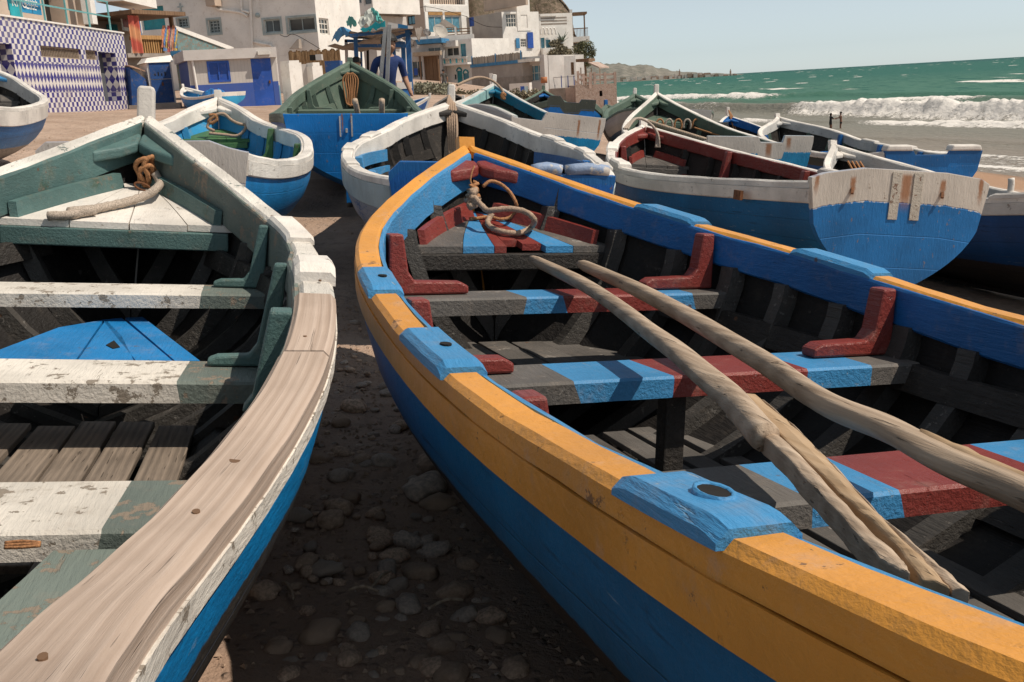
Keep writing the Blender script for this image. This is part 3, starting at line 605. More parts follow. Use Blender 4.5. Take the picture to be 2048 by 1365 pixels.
# green side bench aft
def sb(y): return [(float(b.hx(y, .50)) - .09, .50), (float(b.hx(y, .50)) - .40, .50), (float(b.hx(y, .50)) - .40, .47), (float(b.hx(y, .50)) - .09, .47)]
b.sweep('side_bench', m_tealworn, 1, .05, 1.66, sb, 14)
# blue boards in the fore hold
def bl(px, py, z=.50): return b.pix(px, py, z)
m = MB(); quads = [[(-60, 722), (118, 655), (207, 640), (150, 722)], [(155, 722), (212, 640), (243, 672), (268, 722)], [(205, 640), (243, 636), (345, 722), (272, 722)], [(250, 636), (285, 634), (400, 722), (350, 722)]]
for q in quads: c = [bl(*p) for p in q]; m.hexa([p - np.array([0, 0, .02]) for p in c], c)
fixnormals(m.build('hold_cover', paint('cover_blue_paint', (.012, .20, .50), (.1, .1, .1), .16, .5, .5, 1.0), b.root))
m = MB(); c = [bl(212, 690, .503), bl(228, 681, .503), bl(240, 694, .503), bl(226, 697, .503)]; m.hexa([p - np.array([0, 0, .004]) for p in c], c); m.build('cover_hole', m_hole, b.root)
b.transom(transmat('transom_left_boat', WHITE, .1, BLUE))
def dl(px, py, up=.02): return b.pix(px, py, .835 + up, .2, 4.70)
t = thing('mooring_rope', 'thick pale rope end lying on the white foredeck of the teal lined boat', 'rope', M=b.root.matrix_world.copy())
tube('rope_run', [dl(95, 432, .022), dl(140, 430, .026), dl(200, 416, .026), dl(250, 405, .03), dl(290, 392, .045), dl(312, 378, .07), b.pixy(320, 365, 5.28), b.pixy(308, 345, 5.3)], .021, m_ropew, t, 12, 3, 38)
tube('rope_whipping', [dl(135, 426, .03), dl(160, 424, .03), dl(190, 420, .03)], .025, m_ropew, t, 10, 0, jitter=.25)
for cx, cy, ax, ay, ph in ((286, 340, 12, 22, 0), (296, 352, 15, 20, .6), (300, 340, 9, 26, 1.0)): tube('knot', [b.pixy(cx + ax * math.cos(a) + 4 * math.sin(3 * a), cy + ay * math.sin(a), 5.3 + .03 * math.sin(a + ph)) for a in np.linspace(ph, ph + 6.0, 14)], .013, m_ropeor, t, 9, 3, 60)
tube('mooring_ring', [b.pixy(285 + 16 * math.cos(a), 374 + 7 * math.sin(a) + 5 * math.cos(a), 5.28) for a in np.linspace(0, 6.28, 12)], .006, m_iron, t, 6)
for kx, ky_, kr in ((470, 920, .013), (392, 1022, .008), (85, 1312, .006), (640, 560, .006), (610, 672, .006)):
    yq = b.rail_y(1, kx, ky_); c = b.pix(kx, ky_, float(b.s_(yq)) + .0056); m = MB(); m.hexa([(c[0] + kr * .7 * math.cos(a), c[1] + kr * 1.1 * math.sin(a), c[2] - .004) for a in np.linspace(0, 6.28, 11)[:-1]], [(c[0] + kr * .7 * math.cos(a), c[1] + kr * 1.1 * math.sin(a), c[2]) for a in np.linspace(0, 6.28, 11)[:-1]]); m.build('wood_knot', m_knot, b.root)
# orange twine at the aft thwart
t = thing('twine', 'orange twine tied round the aft thwart of the teal lined boat', 'twine', M=b.root.matrix_world.copy())
for k in range(3): tube('twine_strand', [b.pix(10, 1086 + 5 * k, .52), b.pix(45, 1083 + 6 * k, .525), b.pix(80, 1086 + 3 * k, .53)], .0035, m_ropeor, t, 6)

# ================================================================== boats behind
def std(b, rail, band, bh, inw, ih, inner, rib, hullm, trans, deckm=None, thw=None, ribstep=.36, stemm=None, stem_up=.1, top=((-1, 0), (1, 0)), strm=None, deckz=.86, bmat=None, knees=None, inw_port=None, rail_th=RAILT, nt=36):
    b.hull(hullm, inner, nt, 10); b.rails(rail, n=36, th=rail_th)
    if band: b.band(band, bh)
    b.stem(stemm or rail, stem_up); b.inwale(inw_port or inw, ih, sides=(-1,)); b.inwale(inw, ih, sides=(1,)); b.ribs(rib, ribys(b, ribstep), .07); b.breasthook(bmat or inw, .18, .05, -.045)
    if trans: b.transom(trans, top)
    z1 = .86 * b.sk[-1] / 1.3
    if deckm: b.deck(deckm, b.L * .885, z1, b.L * .965, z1 + .1, [(0, .33, deckm, 0), (.333, .66, deckm, 0), (.663, 1, deckm, 0)], deckm, .06)
    if strm: b.stringer(strm, .62, .9)
    if thw:
        for y, z in ((4.3, .66), (3.1, .6), (1.7, .58)): b.thwart(y * b.L / 5.6, z * b.sk[1] / .82, .24, [(2, thw)], .05)
    if knees:
        for y, z in ((4.35, .66), (3.15, .6), (1.75, .58)):
            for sd in (-1, 1): b.knee(y * b.L / 5.6, z * b.sk[1] / .82, knees, sd)
G_ = None
b = bW = Boat('W', 'fishing_boat', 'white railed fishing boat with blue bench boards behind the orange bow post')
std(b, m_white, m_paleblue, .19, m_white, .115, m_tar, m_tar, hullmat('hull_white_boat', (.42, .52, .55), .19, (.02, .125, .37), .12, (.1, .1, .1), (.40, .42, .42), .42), transmat('transom_white_boat', DBLUE, .05, (.008, .10, .36)), None, None, stem_up=.17, strm=m_tar, bmat=m_tar, top=((-1, .03), (-.9, .09), (-.5, .09), (-.3, .0), (.2, .0), (.24, .03), (1, .03)))
b.thwart(4.35, .66, .22, [(-.35, m_lblue), (.2, m_tardeck), (.55, m_lblue), (2, m_dblue)]); b.thwart(2.9, .6, .22, [(2, m_tardeck)])
for sd, mt in ((-1, m_lblue), (1, m_dblue)):  # same blue painted lighter on the sunlit port side, darker on the shaded starboard
    for zz in (.82, .68):
        def sec(y, zz=zz): x = float(b.hx(y, zz)) - .10; return [(x, zz), (x - .025, zz), (x - .03, zz - .1), (x, zz - .1)]
        b.sweep('bench_board', mt, sd, 2.35 if sd > 0 else 2.5, 3.75, sec, 12)
    b.knee(2.2, .6, m_lblue if sd < 0 else m_dblue, sd, .3, .1); b.knee(1.2, .6, mt, sd, .3, .1)
for sd in (-1, 1):
    for y in (1.5, 2.55, 3.4): b.block(m_white, sd, y, y + .34, .02, .01)
w0 = float(b.w(0))
for f0, f1 in ((.26, .52), (.56, .95)):
    x0, x1 = w0 * f0, w0 * f1; tube('transom_pad', [(x0, -.01, b.sk[0] + .05), ((x0 + x1) / 2, -.01, b.sk[0] + .065), (x1, -.01, b.sk[0] + .05)], .034, paint('pad_paint', (.25, .33, .48), (.6, .55, .48), .42, .5, .3), b.root, 10, jitter=.06)
t = thing('mooring_rope', 'pale rope hanging in strands from the bow post of the white railed boat', 'rope', M=b.root.matrix_world.copy())
for k in range(5): tube('rope_strand', [(.0 + .012 * k - .03, b.L - .02, b.sk[-1] + .05 - .02 * k), (.02 * k - .05, b.L - .13, b.sk[-1] - .05), (.022 * k - .05, b.L - .30 - .02 * k, b.sk[-1] - .25), (.018 * k - .04, b.L - .42 - .02 * k, b.sk[-1] - .48), (.02 * k - .03, b.L - .52, b.sk[-1] - .62 + .02 * k)], .015, m_rope, t, 8, 3, 45)
b = bS = Boat('S', 'fishing_boat', 'bright blue fishing boat with white rails, sky blue inside and green foredeck')
std(b, m_white, m_white, .135, m_white, .10, m_skyblue, m_skyblue, hullmat('hull_sky_boat', WHITE, .13, (.012, .24, .60), .12, (.03, .03, .04), (.35, .5, .6), .08), transmat('transom_sky_boat', (.55, .50, .45), .27, (.012, .17, .48), [(.13, .02, .08, .24)]), m_leaf, m_leaf, stem_up=.08, knees=m_leaf, strm=m_skyblue, top=((-1, .02), (-.9, .07), (.62, .07), (.8, .03), (1, .0)))
t = thing('mooring_rope', 'brown rope heaped on the green foredeck of the bright blue boat', 'rope', M=b.root.matrix_world.copy())
pz = lambda px, py, z=.92: b.pixy(px, py, 4.95 if py > 258 else 5.0)
tube('rope_loop', [pz(428, 262), pz(415, 255), pz(420, 243, .98), pz(428, 232, 1.04), pz(447, 228, 1.04), pz(462, 240, 1.0), pz(478, 248, .96), pz(491, 251, .93), pz(488, 262, .9), pz(474, 272, .88), pz(450, 270, .88), pz(418, 267, .88)], .016, m_rope, t, 10, 3, 50)
tube('knot', [pz(426 + 9 * math.cos(i * 1.7), 238 + 9 * math.sin(i * 1.3), 1.0) for i in range(10)], .017, m_ropeor, t, 8, 3, 50)
b = bG = Boat('G', 'fishing_boat', 'grey green lined fishing boat with a plain blue transom facing out')
std(b, m_green, m_green, .10, m_green, .11, m_green, m_green, hullmat('hull_green_boat', GREEN, .05, (.004, .17, .50), .02, (.03, .03, .03), (.2, .25, .28), .04), transmat('transom_green_boat', (.004, .18, .54), .17, (.003, .16, .48), [(-.04, .012, .0, .22), (.05, .012, .0, .22)]), None, None, stem_up=.06, strm=m_green, knees=m_green)
b.thwart(4.0, .72, .24, [(2, m_green)]); b.thwart(2.6, .6, .24, [(2, m_green)])
MB().box(-.07, -.055, -.045, -.036, .68, .88).box(.045, .06, -.045, -.036, .68, .88).box(-.01, .01, -.05, -.036, .72, .76).build('rudder_bracket', m_whitegrey, b.root)
t = thing('rope_coil', 'orange rope coil hanging from the bow of the grey green boat', 'rope', M=b.root.matrix_world.copy())
for k in range(7): a = (k - 3) * .028; tube('rope_strand', [(a * .4, b.L - .36, b.sk[-1] - .16), (a * 1.3, b.L - .37, b.sk[-1] - .25), (a * 1.1 + .01 * math.sin(k), b.L - .42, b.sk[-1] - .45), (a * .8, b.L - .45, b.sk[-1] - .60 - .02 * (k % 3)), (a * .3, b.L - .47, b.sk[-1] - .62)], .012, m_ropeor, t, 7)
for k, x in enumerate((.12, .36)):
    q = thing('wooden_stake', ('left' if k == 0 else 'right') + ' of two pale stake tips poking over the blue transom of the grey green boat', 'stake', M=b.root.matrix_world.copy()); tube('shaft', [(x + .05 * k, .9, .35), (x, .3, .8), (x - .03 + .03 * k, .12, b.sk[0] + .13)], .03, m_pole, q, 8)
b = bT = Boat('T', 'fishing_boat', 'petrol blue railed fishing boat with a rust streaked white transom')
std(b, m_whitegrey, None, .1, m_petrol, .125, m_tar, m_tar, hullmat('hull_petrol_boat', (.5, .48, .45), .1, (.02, .18, .38), .3, (.1, .1, .1), (.4, .38, .35), .25), transmat('transom_petrol_boat', (.62, .56, .50), .27, (.006, .20, .42), [(.26, .022, .06, .30), (.52, .02, .03, .3)]), m_green, m_green, inw_port=m_aqua, stem_up=.16, strm=m_tar, stemm=m_white, top=((-1, -.02), (-.35, -.02), (-.27, .09), (1, .1)))
b.inwale(m_aqua, .172, sides=(-1,), y0=3.2, y1=b.L * .97, name='aqua_inwale') if False else None
t = thing('mooring_rope', 'rope knotted over the bow of the petrol blue railed boat', 'rope', M=b.root.matrix_world.copy())
tube('rope_run', [(-.75, b.L - .9, b.sk[-1] - .12), (-.4, b.L - .6, b.sk[-1] + .05), (-.12, b.L - .45, b.sk[-1] + .04), (.06, b.L - .5, b.sk[-1] - .08), (.12, b.L - .55, b.sk[-1] - .2)], .022, m_rope, t, 8, 3, 40)
tube('knot', [(.1 + .04 * math.cos(i * 1.9), b.L - .55, b.sk[-1] - .2 + .05 * math.sin(i * 1.3)) for i in range(9)], .02, m_ropeor, t, 8)
b = bD = Boat('D', 'fishing_boat', 'dark green topped fishing boat with bright blue bow hook and hull near the stone terrace')
std(b, m_green, m_green, .12, m_tar, .10, m_tar, m_green, hullmat('hull_dark_boat', (.06, .075, .06), .14, (.006, .16, .52), .2, (.16, .12, .1), (.2, .2, .2), .05), transmat('transom_dark_boat', (.07, .075, .06), .22, (.006, .15, .5)), None, m_tardeck, bmat=m_dblue, top=((-1, .03), (-.9, .09), (-.5, .09), (-.3, -.02), (.3, -.02), (.4, .05), (1, .05)))
b = bM = Boat('M', 'fishing_boat', 'grey green fishing boat with short white bow post, farther of the green pair')
std(b, m_green, None, .1, m_green, .11, m_green, m_green, hullmat('hull_far_green', (.42, .38, .33), .34, (.03, .07, .12), .2, (.1, .1, .1), (.3, .28, .25), .12), transmat('transom_far_green', (.4, .38, .35), .2, BLUE), m_green, m_green, stemm=m_white, stem_up=.12, strm=m_green)
b = bN = Boat('N', 'fishing_boat', 'green lined fishing boat with white rails and tall square white bow post')
std(b, m_white, m_white, .12, m_green, .125, m_tar, m_green, hullmat('hull_green_pair', WHITE, .12, (.02, .16, .40), .25, (.05, .05, .05), (.3, .3, .28), .15), transmat('transom_green_pair', (.60, .55, .49), .19, (.02, .24, .46), [(.1, .05, .02, .22), (.33, .04, .03, .2)], (.28, .26, .24)), m_green, m_green, stemm=m_white, stem_up=.13, strm=m_tar, top=((-1, .05), (-.05, .05), (.0, -.01), (.42, -.01), (.46, .07), (1, .07)))
t = thing('rope_heap', 'heap of pale rope coils lying in the green lined boat with the tall white post', 'rope', M=b.root.matrix_world.copy())
for k in range(6): tube('rope_coil', [(-.15 + .16 * k + .06 * math.cos(a), 4.55 + .05 * k, .78 + .1 + .10 * math.sin(a)) for a in np.linspace(-.6, 3.6, 9)], .016, m_ropew if k % 2 else m_ropeor, t, 7, 3, 45)
tube('rope_run', [(.4, 4.5, .86), (.75, 4.1, .75), (.8, 3.4, .74)], .014, m_ropeor, t, 7)
q = thing('wooden_oar', 'grey oar shaft leaning inside the green lined boat with the tall white post', 'oar', M=b.root.matrix_world.copy()); tube('shaft', [(-.45, 5.0, .98), (-.1, 4.2, .86), (.35, 3.3, .72), (.6, 2.6, .66)], .035, m_pole, q, 8)
b = bR = Boat('R', 'fishing_boat', 'red lined fishing boat with white rails and a broad white over blue transom')
std(b, m_white, m_white, .13, m_red, .085, m_tar, m_tar, hullmat('hull_red_boat', WHITE, .12, (.003, .125, .32), .22, (.03, .025, .025), (.12, .16, .2), .08), transmat('transom_red_boat', (.60, .54, .47), .19, (.010, .135, .37), [(.03, .05, .03, .26), (-.30, .025, .05, .2), (.26, .025, .05, .2), (-.52, .02, .0, .14), (.5, .02, .0, .18)]), m_tardeck, m_tardeck, stem_up=.07, strm=m_red, knees=m_red, top=((-1, .02), (-.85, .05), (-.4, .09), (.5, .085), (.9, .06), (1, .03)))
b.deckstrips(m_red, b.L * .885, .86 * b.sk[-1] / 1.3, b.L * .965, .86 * b.sk[-1] / 1.3 + .1, .07)
for sd, y in ((-1, 2.55), (-1, 3.85), (1, 1.5), (1, 2.6)): b.block(m_white, sd, y, y + .42, .04, .02)
m = MB()
for x in (-.035, .10): m.box(x - .03, x + .03, -.041, -.036, b.sk[0] - .20, b.sk[0] + .075)
m.build('rudder_bracket', paint('bracket_paint', (.5, .45, .38), (.2, .1, .06), .42, .7, .6), b.root, bevel=.006)
for x in (-.30, .26): MB().bar((x, -.035, b.sk[0] - .03), (x - .01, -.06, b.sk[0] - .06), .007).build('cleat_hook', m_iron, b.root)
MB().box(-.9 * float(b.w(.6)) - .14, -.9 * float(b.w(.6)) - .12, .6, .72, b.sk[0] - .16, b.sk[0] - .1).build('bolt_plate', m_iron, b.root)
t = thing('mooring_rope', 'pale rope looped over the bow of the red lined boat', 'rope', M=b.root.matrix_world.copy())
for k in range(3): tube('rope_loop', [(-.28 - .02 * k, b.L - .35, b.sk[-1] - .06), (-.15, b.L - .2 + .02 * k, b.sk[-1] + .06), (.0, b.L - .15, b.sk[-1] + .03), (.06, b.L - .3 - .02 * k, b.sk[-1] - .08), (.05 + .02 * k, b.L - .36, b.sk[-1] - .24)], .013, m_ropew, t, 8, 3, 50)
b = bF = Boat('F', 'fishing_boat', 'white bowed fishing boat with dark hull close behind the broad white and blue transom')
std(b, m_white, m_whitegrey, .14, m_whitegrey, .10, m_tar, m_tar, hullmat('hull_white_bow', (.5, .46, .42), .13, (.005, .06, .21), .30, (.03, .024, .022), (.1, .1, .1), .05), transmat('transom_white_bow', WHITE, .2, BLUE), None, m_tardeck, stem_up=.05, strm=m_tar, bmat=m_white)
yy = b.rail_y(1, 2022, 378); tube('oar_pin', [(float(b.w(yy)) - .05, yy, float(b.s_(yy)) - .05), (float(b.w(yy)) - .055, yy - .01, float(b.s_(yy)) + .07), (float(b.w(yy)) - .065, yy - .01, float(b.s_(yy)) + .125)], .032, m_white, b.root, 10)
yn = b.rail_y(-1, 2012, 392); b.block(m_white, -1, yn - .5, yn + .12, .03, .02)
t = thing('rope_heap', 'tangle of orange rope under the bow of the white bowed dark boat', 'rope', M=b.root.matrix_world.copy())
for k in range(4): tube('rope_strand', [(-.05 + .05 * k, b.L - .45, b.sk[-1] - .2), (.0 + .05 * k, b.L - .6, b.sk[-1] - .36), (.1 + .05 * k, b.L - .75, b.sk[-1] - .42 - .03 * k)], .012, m_ropeor, t, 7)
b = bH = Boat('H', 'fishing_boat', 'white railed fishing boat with two white caps on its blue transom')
std(b, m_white, m_white, .08, m_whitegrey, .11, m_tar, m_green, hullmat('hull_white_caps', (.05, .06, .05), .2, (.006, .12, .36), .15, (.05, .04, .04), (.1, .12, .15), .05), transmat('transom_white_caps', (.006, .10, .30), .16, (.006, .135, .40), [(.02, .05, .28, .4)]), None, m_dblue, stem_up=.06, strm=m_tar, knees=m_dblue, top=((-1, .0), (-.42, .0), (-.38, -.05), (.3, -.05), (.34, .0), (1, .0)))
w0 = float(b.w(0))
for x0, x1 in ((-w0, -.42 * w0), (.34 * w0, w0)): MB().hexa([(x0, -.05, b.sk[0] + .002), (x1, -.05, b.sk[0] + .002), (x1, .12, b.sk[0] + .002), (x0, .12, b.sk[0] + .002)], [(x0 + .03, -.05, b.sk[0] + .075), (x1 - .03, -.05, b.sk[0] + .075), (x1 - .03, .12, b.sk[0] + .08), (x0 + .03, .12, b.sk[0] + .08)]).build('transom_cap', m_white, b.root, bevel=.02)
for y in (2.2, 3.4): b.block(m_white, 1, y, y + .4, .03, .01)
b = bJ = Boat('J', 'fishing_boat', 'small looking fishing boat with blue inner bands nearest the surf')
std(b, m_white, m_white, .08, m_dblue, .14, m_tar, m_tar, hullmat('hull_surf_boat', WHITE, .1, BLUE, .25, (.05, .05, .05)), transmat('transom_surf_boat', WHITE, .15, BLUE), None, m_tardeck, stem_up=.2, strm=m_tar)
t = thing('mooring_rope', 'rope tied to the bow post of the boat nearest the surf', 'rope', M=b.root.matrix_world.copy())
for k in range(3): tube('rope_strand', [(.0, b.L - .02, b.sk[-1] + .12), (.03 + .04 * k, b.L - .15, b.sk[-1] - .1), (.1 + .06 * k, b.L - .3, b.sk[-1] - .42)], .017, m_ropeor, t, 7)
b = bA = Boat('A', 'fishing_boat', 'white railed fishing boat with blue sides and grey bottom beside the tiled building')
std(b, m_white, m_white, .21, m_whitegrey, .14, m_tar, m_tar, hullmat('hull_tile_side_boat', WHITE, .21, (.010, .17, .46), .33, (.20, .185, .17), (.3, .35, .4), .1), transmat('transom_tile_side_boat', WHITE, .2, BLUE), m_tardeck, m_tardeck, strm=m_tar, bmat=m_lblue)
b = bK = Boat('K', 'fishing_boat', 'small fishing boat with blue painted ribs under the stone terrace')
std(b, m_green, None, .1, m_green, .13, m_skyblue, m_dblue, hullmat('hull_blue_rib', GREEN, .06, (.05, .05, .05), .1, (.04, .035, .03)), transmat('transom_blue_rib', (.05, .05, .05), .1, (.04, .04, .04)), None, m_pole, stemm=m_dblue)
b = bB = Boat('B', 'dinghy', 'small sky blue dinghy with a white transom top in front of the blue doored shed', group='fishing boats drawn up on the beach')
std(b, m_white, m_white, .07, m_white, .08, m_skyblue, m_skyblue, hullmat('hull_dinghy', WHITE, .085, (.005, .17, .48), .05, (.02, .10, .2), peel=.03), transmat('transom_dinghy', (.7, .64, .58), .13, (.03, .26, .46)), None, m_white, ribstep=.5)
t = thing('tarpaulin', 'crumpled blue tarpaulin heaped in the sky blue dinghy', 'tarpaulin', M=b.root.matrix_world.copy())
m = MB(); gv = []; nn = 9
for i in range(nn):
    for j in range(nn):
        x, y = (i / (nn - 1) - .5) * .8, 1.2 + (j / (nn - 1) - .5) * 1.3; rr = max(abs(i - 4), abs(j - 4)) / 4; gv.append((x, y, .48 + .34 * (1 - rr ** 1.5) + R_.uniform(-.06, .06)))
mesh('cloth', gv, [(i * nn + j, i * nn + j + 1, (i + 1) * nn + j + 1, (i + 1) * nn + j) for i in range(nn - 1) for j in range(nn - 1)], plain('tarp_blue', (.02, .17, .45), .5), t)
for k, (key, lab, rl, iw) in enumerate((('E1', 'grey blue rowing boat lying beyond the green railed hull, nearest the dry scrub', m_whitegrey, m_dblue), ('E2', 'rowing boat with white rails and teal bow just behind the white bow post', m_white, m_petrol), ('E3', 'dark rowing boat upturned bow behind the white bow post, below the walking man', m_tardeck, m_tar))):
    b = Boat(key, 'rowing_boat', lab, 'small boats in front of the cafes'); std(b, rl, None, .1, iw, .12, m_tar, m_tar, hullmat('hull_small_%d' % k, WHITE, .1, (.03, .1, .3), .2, (.1, .1, .1)), transmat('transom_small_%d' % k, WHITE, .1, BLUE), None, m_tardeck, ribstep=.6, nt=24)
# ================================================================== ground, sea, far land
SEA = -3.8
GP = [(0, -2, .30), (-3, -2, .62), (3, -2, .0), (-17.2, 33, 1.85), (-17.2, 44, 1.65), (-10, 42, 1.40), (-4, 30, 1.15), (-1, 38, .75), (0, 60, 1.1), (-8, 60, 1.7), (-7, 100, 2.0), (-20, 100, 3), (3, 95, .6), (8, 92, -1.0), (5, 40, -.4), (9, 30, -1.2), (15, 25, -2.1), (24, 48, -3.8), (19, 62, -3.8), (14, 80, -3.8), (12, 95, -3.9), (13, 115, -4.0), (35, 45, -5.6), (40, 90, -6), (20, 115, -5.5), (10, 6, -1.1), (20, 10, -2.9), (31, 20, -4.3), (30, -20, -3.6), (16, 38, -2.6), (-12, 10, 1.7), (-25, 20, 2.6), (-25, -15, 2.6), (-40, 60, 4), (0, -25, .6), (10, -25, -.6), (45, 0, -5.5)]
for b in (bY, bL, bW, bS, bG, bT, bD, bM, bN, bR, bF, bH, bJ, bA, bB):
    for f in (.25, .6): q = b.world((0, b.L * f, -.045)); GP.append(tuple(q))
gp = np.array(GP); n = len(gp)
def kern(d): return d * d * np.log(d + 1e-6)
K = kern(np.hypot(*(gp[:, None, :2] - gp[None, :, :2]).transpose(2, 0, 1))) + np.eye(n) * 6.0 * 0 + np.eye(n) * 1.2
Q = np.c_[np.ones(n), gp[:, :2]]; A = np.block([[K, Q], [Q.T, np.zeros((3, 3))]]); coef = np.linalg.solve(A, np.r_[gp[:, 2], 0, 0, 0])
def ground(x, y):
    x = np.asarray(x, float); y = np.asarray(y, float); xc = np.clip(x, -45, 50); yc = np.clip(y, -28, 125)
    d = np.hypot(xc[..., None] - gp[:, 0], yc[..., None] - gp[:, 1]); return np.clip(kern(d) @ coef[:-3] + coef[-3] + coef[-2] * xc + coef[-1] * yc, -7, 6)
_rs = np.random.RandomState(3); _g = _rs.rand(64, 64)
def vnoise(x, y):
    xi = np.floor(x).astype(int); yi = np.floor(y).astype(int); fx = x - xi; fy = y - yi; fx = fx * fx * (3 - 2 * fx); fy = fy * fy * (3 - 2 * fy); g = lambda a, c: _g[a % 64, c % 64]
    return (g(xi, yi) * (1 - fx) + g(xi + 1, yi) * fx) * (1 - fy) + (g(xi, yi + 1) * (1 - fx) + g(xi + 1, yi + 1) * fx) * fy
def fbm(x, y, o=4): return sum(vnoise(x * 2 ** i + 7.3 * i, y * 2 ** i + 3.1 * i) * .5 ** (i + 1) for i in range(o))
def gridmesh(name, xs, ys, zf, mat, kind=None, attrs=None, smooth=True):
    X, Y = np.meshgrid(xs, ys); Z = zf(X, Y); nx = len(xs); v = np.stack([X, Y, Z], -1).reshape(-1, 3)
    i = np.arange((len(ys) - 1) * (nx - 1)); r = i // (nx - 1); c = i % (nx - 1); a = r * nx + c
    f = np.stack([a, a + 1, a + nx + 1, a + nx], -1)
    o = mesh(name, v, f, mat, smooth=smooth); 
    if kind: o['kind'] = kind
    return o, X, Y
def axis(fine0, fine1, d, lo, hi, grow=1.18):
    a = list(np.arange(fine0, fine1, d)); s = d
    while a[-1] < hi: s *= grow; a.append(a[-1] + s)
    s = d
    while a[0] > lo: s *= grow; a.insert(0, a[0] - s)
    return np.array(a)
g = N('beach_sand'); co = g.co(rnd=False); ob = g.sep(g.tc('Object'))
n1 = g.noise(co, .9, 8, .6); n2 = g.noise(co, 9, 8, .65); n3 = g.noise(co, 70, 6, .7); n4 = g.noise(co, .25, 4)
vor = g.n('TexVoronoi'); vor.inputs['Scale'].default_value = 26; g.put(vor.inputs['Vector'], co)
peb = g.step(vor.outputs['Distance'], .42, .18)
col = g.mix(g.step(n1, .3, .7), (.36, .245, .175), (.53, .385, .295)); col = g.mix(g.step(n2, .45, .7), col, (.36, .26, .2)); col = g.mix(g.math('MULTIPLY', g.step(n3, .56, .7), .5), col, (.16, .11, .085))
pm = g.math('MULTIPLY', peb, g.step(n2, .40, .6)); pc = g.mix(g.noise(vor.outputs['Color'], 3, 0), (.2, .15, .12), (.5, .4, .33)); col = g.mix(g.math('MULTIPLY', pm, .35), col, pc)
shade_brown = g.step(g.math('ADD', g.math('MULTIPLY', ob[1], -.16), g.math('MULTIPLY', n1, 1.2)), -.25, .45)      # warm brown of the shaded near earth, put into the sand colour
col = g.mix(g.math('MULTIPLY', shade_brown, .3), col, (.40, .225, .14))
wet = g.step(ob[2], -2.0, -3.0); col = g.mix(wet, col, g.mix(g.step(n2, .3, .7), (.34, .20, .12), (.42, .26, .165)))
soak = g.step(g.math('ADD', ob[2], g.math('MULTIPLY', n4, .8)), -3.0, -3.3); col = g.mix(g.math('MULTIPLY', soak, .55), col, (.2, .14, .1))
h = g.math('ADD', g.math('MULTIPLY', n2, 1.2), g.math('ADD', g.math('MULTIPLY', n3, .4), g.math('MULTIPLY', pm, .6)))
m_sand = g.out(col, .9, g.bump(h, .8, .035))
def gz(X, Y): return ground(X, Y) + np.where((np.abs(X) < 14) & (Y < 45), (fbm(X * 1.3, Y * 1.3) - .45) * .10 + (fbm(X * 5, Y * 5) - .45) * .03, 0)
gridmesh('beach_ground', axis(-8, 9, .14, -260, 300), axis(.4, 26, .14, -60, 420, 1.12), gz, m_sand, 'structure')
# cobbles between the two front boats
def rock(name, r, seed, flat=.62, sub=3):
    bm = bmesh.new(); bmesh.ops.create_icosphere(bm, subdivisions=sub, radius=1); rr = random.Random(seed); ks = [(Vector((rr.gauss(0, 1), rr.gauss(0, 1), rr.gauss(0, 1))).normalized(), rr.uniform(.1, .3)) for _ in range(9)]
    for v in bm.verts:
        d = v.co.normalized(); m = 1.0
        for k, a in ks: t = d.dot(k); m -= a * max(0, t - .55) 
        m *= 1 + .10 * math.sin(d.x * 5 + seed) * math.sin(d.y * 4.3 + seed * 2) + .06 * math.sin(d.z * 9 + d.x * 7 + seed); v.co = d * m * r; v.co.z *= flat; v.co.x *= 1.2
    me = bpy.data.meshes.new(name); bm.to_mesh(me); bm.free(); me.polygons.foreach_set('use_smooth', [True] * len(me.polygons)); return me
def stone_mat(nm, c):
    g = N(nm); co = g.co(); a = g.noise(co, 4, 6, .6); s = g.noise(co, 60, 4, .6); ran = g.n('ObjectInfo').outputs['Random']; col = g.mix(ran, mulc(c, .55), mulc(c, 1.3)); col = g.mix(g.step(a, .35, .65), mulc(c, .7), col); col = g.mix(g.math('MULTIPLY', g.step(s, .55, .7), .4), col, (.1, .07, .05)); return g.out(col, .8, g.bump(g.math('ADD', a, s), .4, .01))
stm = [stone_mat('cobble_brown', (.60, .42, .30)), stone_mat('cobble_grey', (.60, .48, .39))]
rocks = [rock('cobble', 1, i) for i in range(5)]
for i, me in enumerate(rocks): me.materials.append(stm[i % 2])
rs = random.Random(11)
def place_stone(px, py, wpx, name, lab, grp, idx=None, z=None, flat=1):
    x = y = None; zg = .3
    for _ in range(6): P = at_z(px, py, zg); zg = float(ground(P[0], P[1]))
    d = float((P - CAM) @ Fv); r = max(.012, wpx / 2 * d / FPX / 1.15); me = rocks[idx if idx is not None else rs.randrange(5)]
    o = bpy.data.objects.new(name, me); COL.objects.link(o); o.location = (P[0], P[1], zg + r * .22 * flat); o.scale = (r, r, r * flat); o.rotation_euler = (rs.uniform(-.2, .2), rs.uniform(-.2, .2), rs.uniform(0, 6)); return tag(o, lab, 'stone', grp)
big = [(718, 1275, 66, 'round pale cobble standing proud of the dark earth between the two front boats'), (850, 985, 112, 'large rounded boulder lying against the hull of the orange railed boat'), (870, 935, 95, 'flat slab stone leaning behind the large boulder by the orange railed boat'), (770, 930, 70, 'broad brown stone just left of the flat slab by the orange railed boat'), (525, 1190, 80, 'dark stone beside the hull of the bare railed boat, lower of a stack'), (995, 1280, 66, 'grey cobble in the shade under the hull of the orange railed boat'), (1030, 1345, 74, 'grey stone nearest the camera under the orange railed boat'), (640, 925, 50, 'brown stone close to the hull of the bare railed boat')]
for px, py, wp, lab in big: place_stone(px, py, wp, 'cobble', lab, 'cobbles on the earth between the front boats', rs.randrange(5))
gl = 'small rounded cobble half sunk in the dark earth between the two front boats'
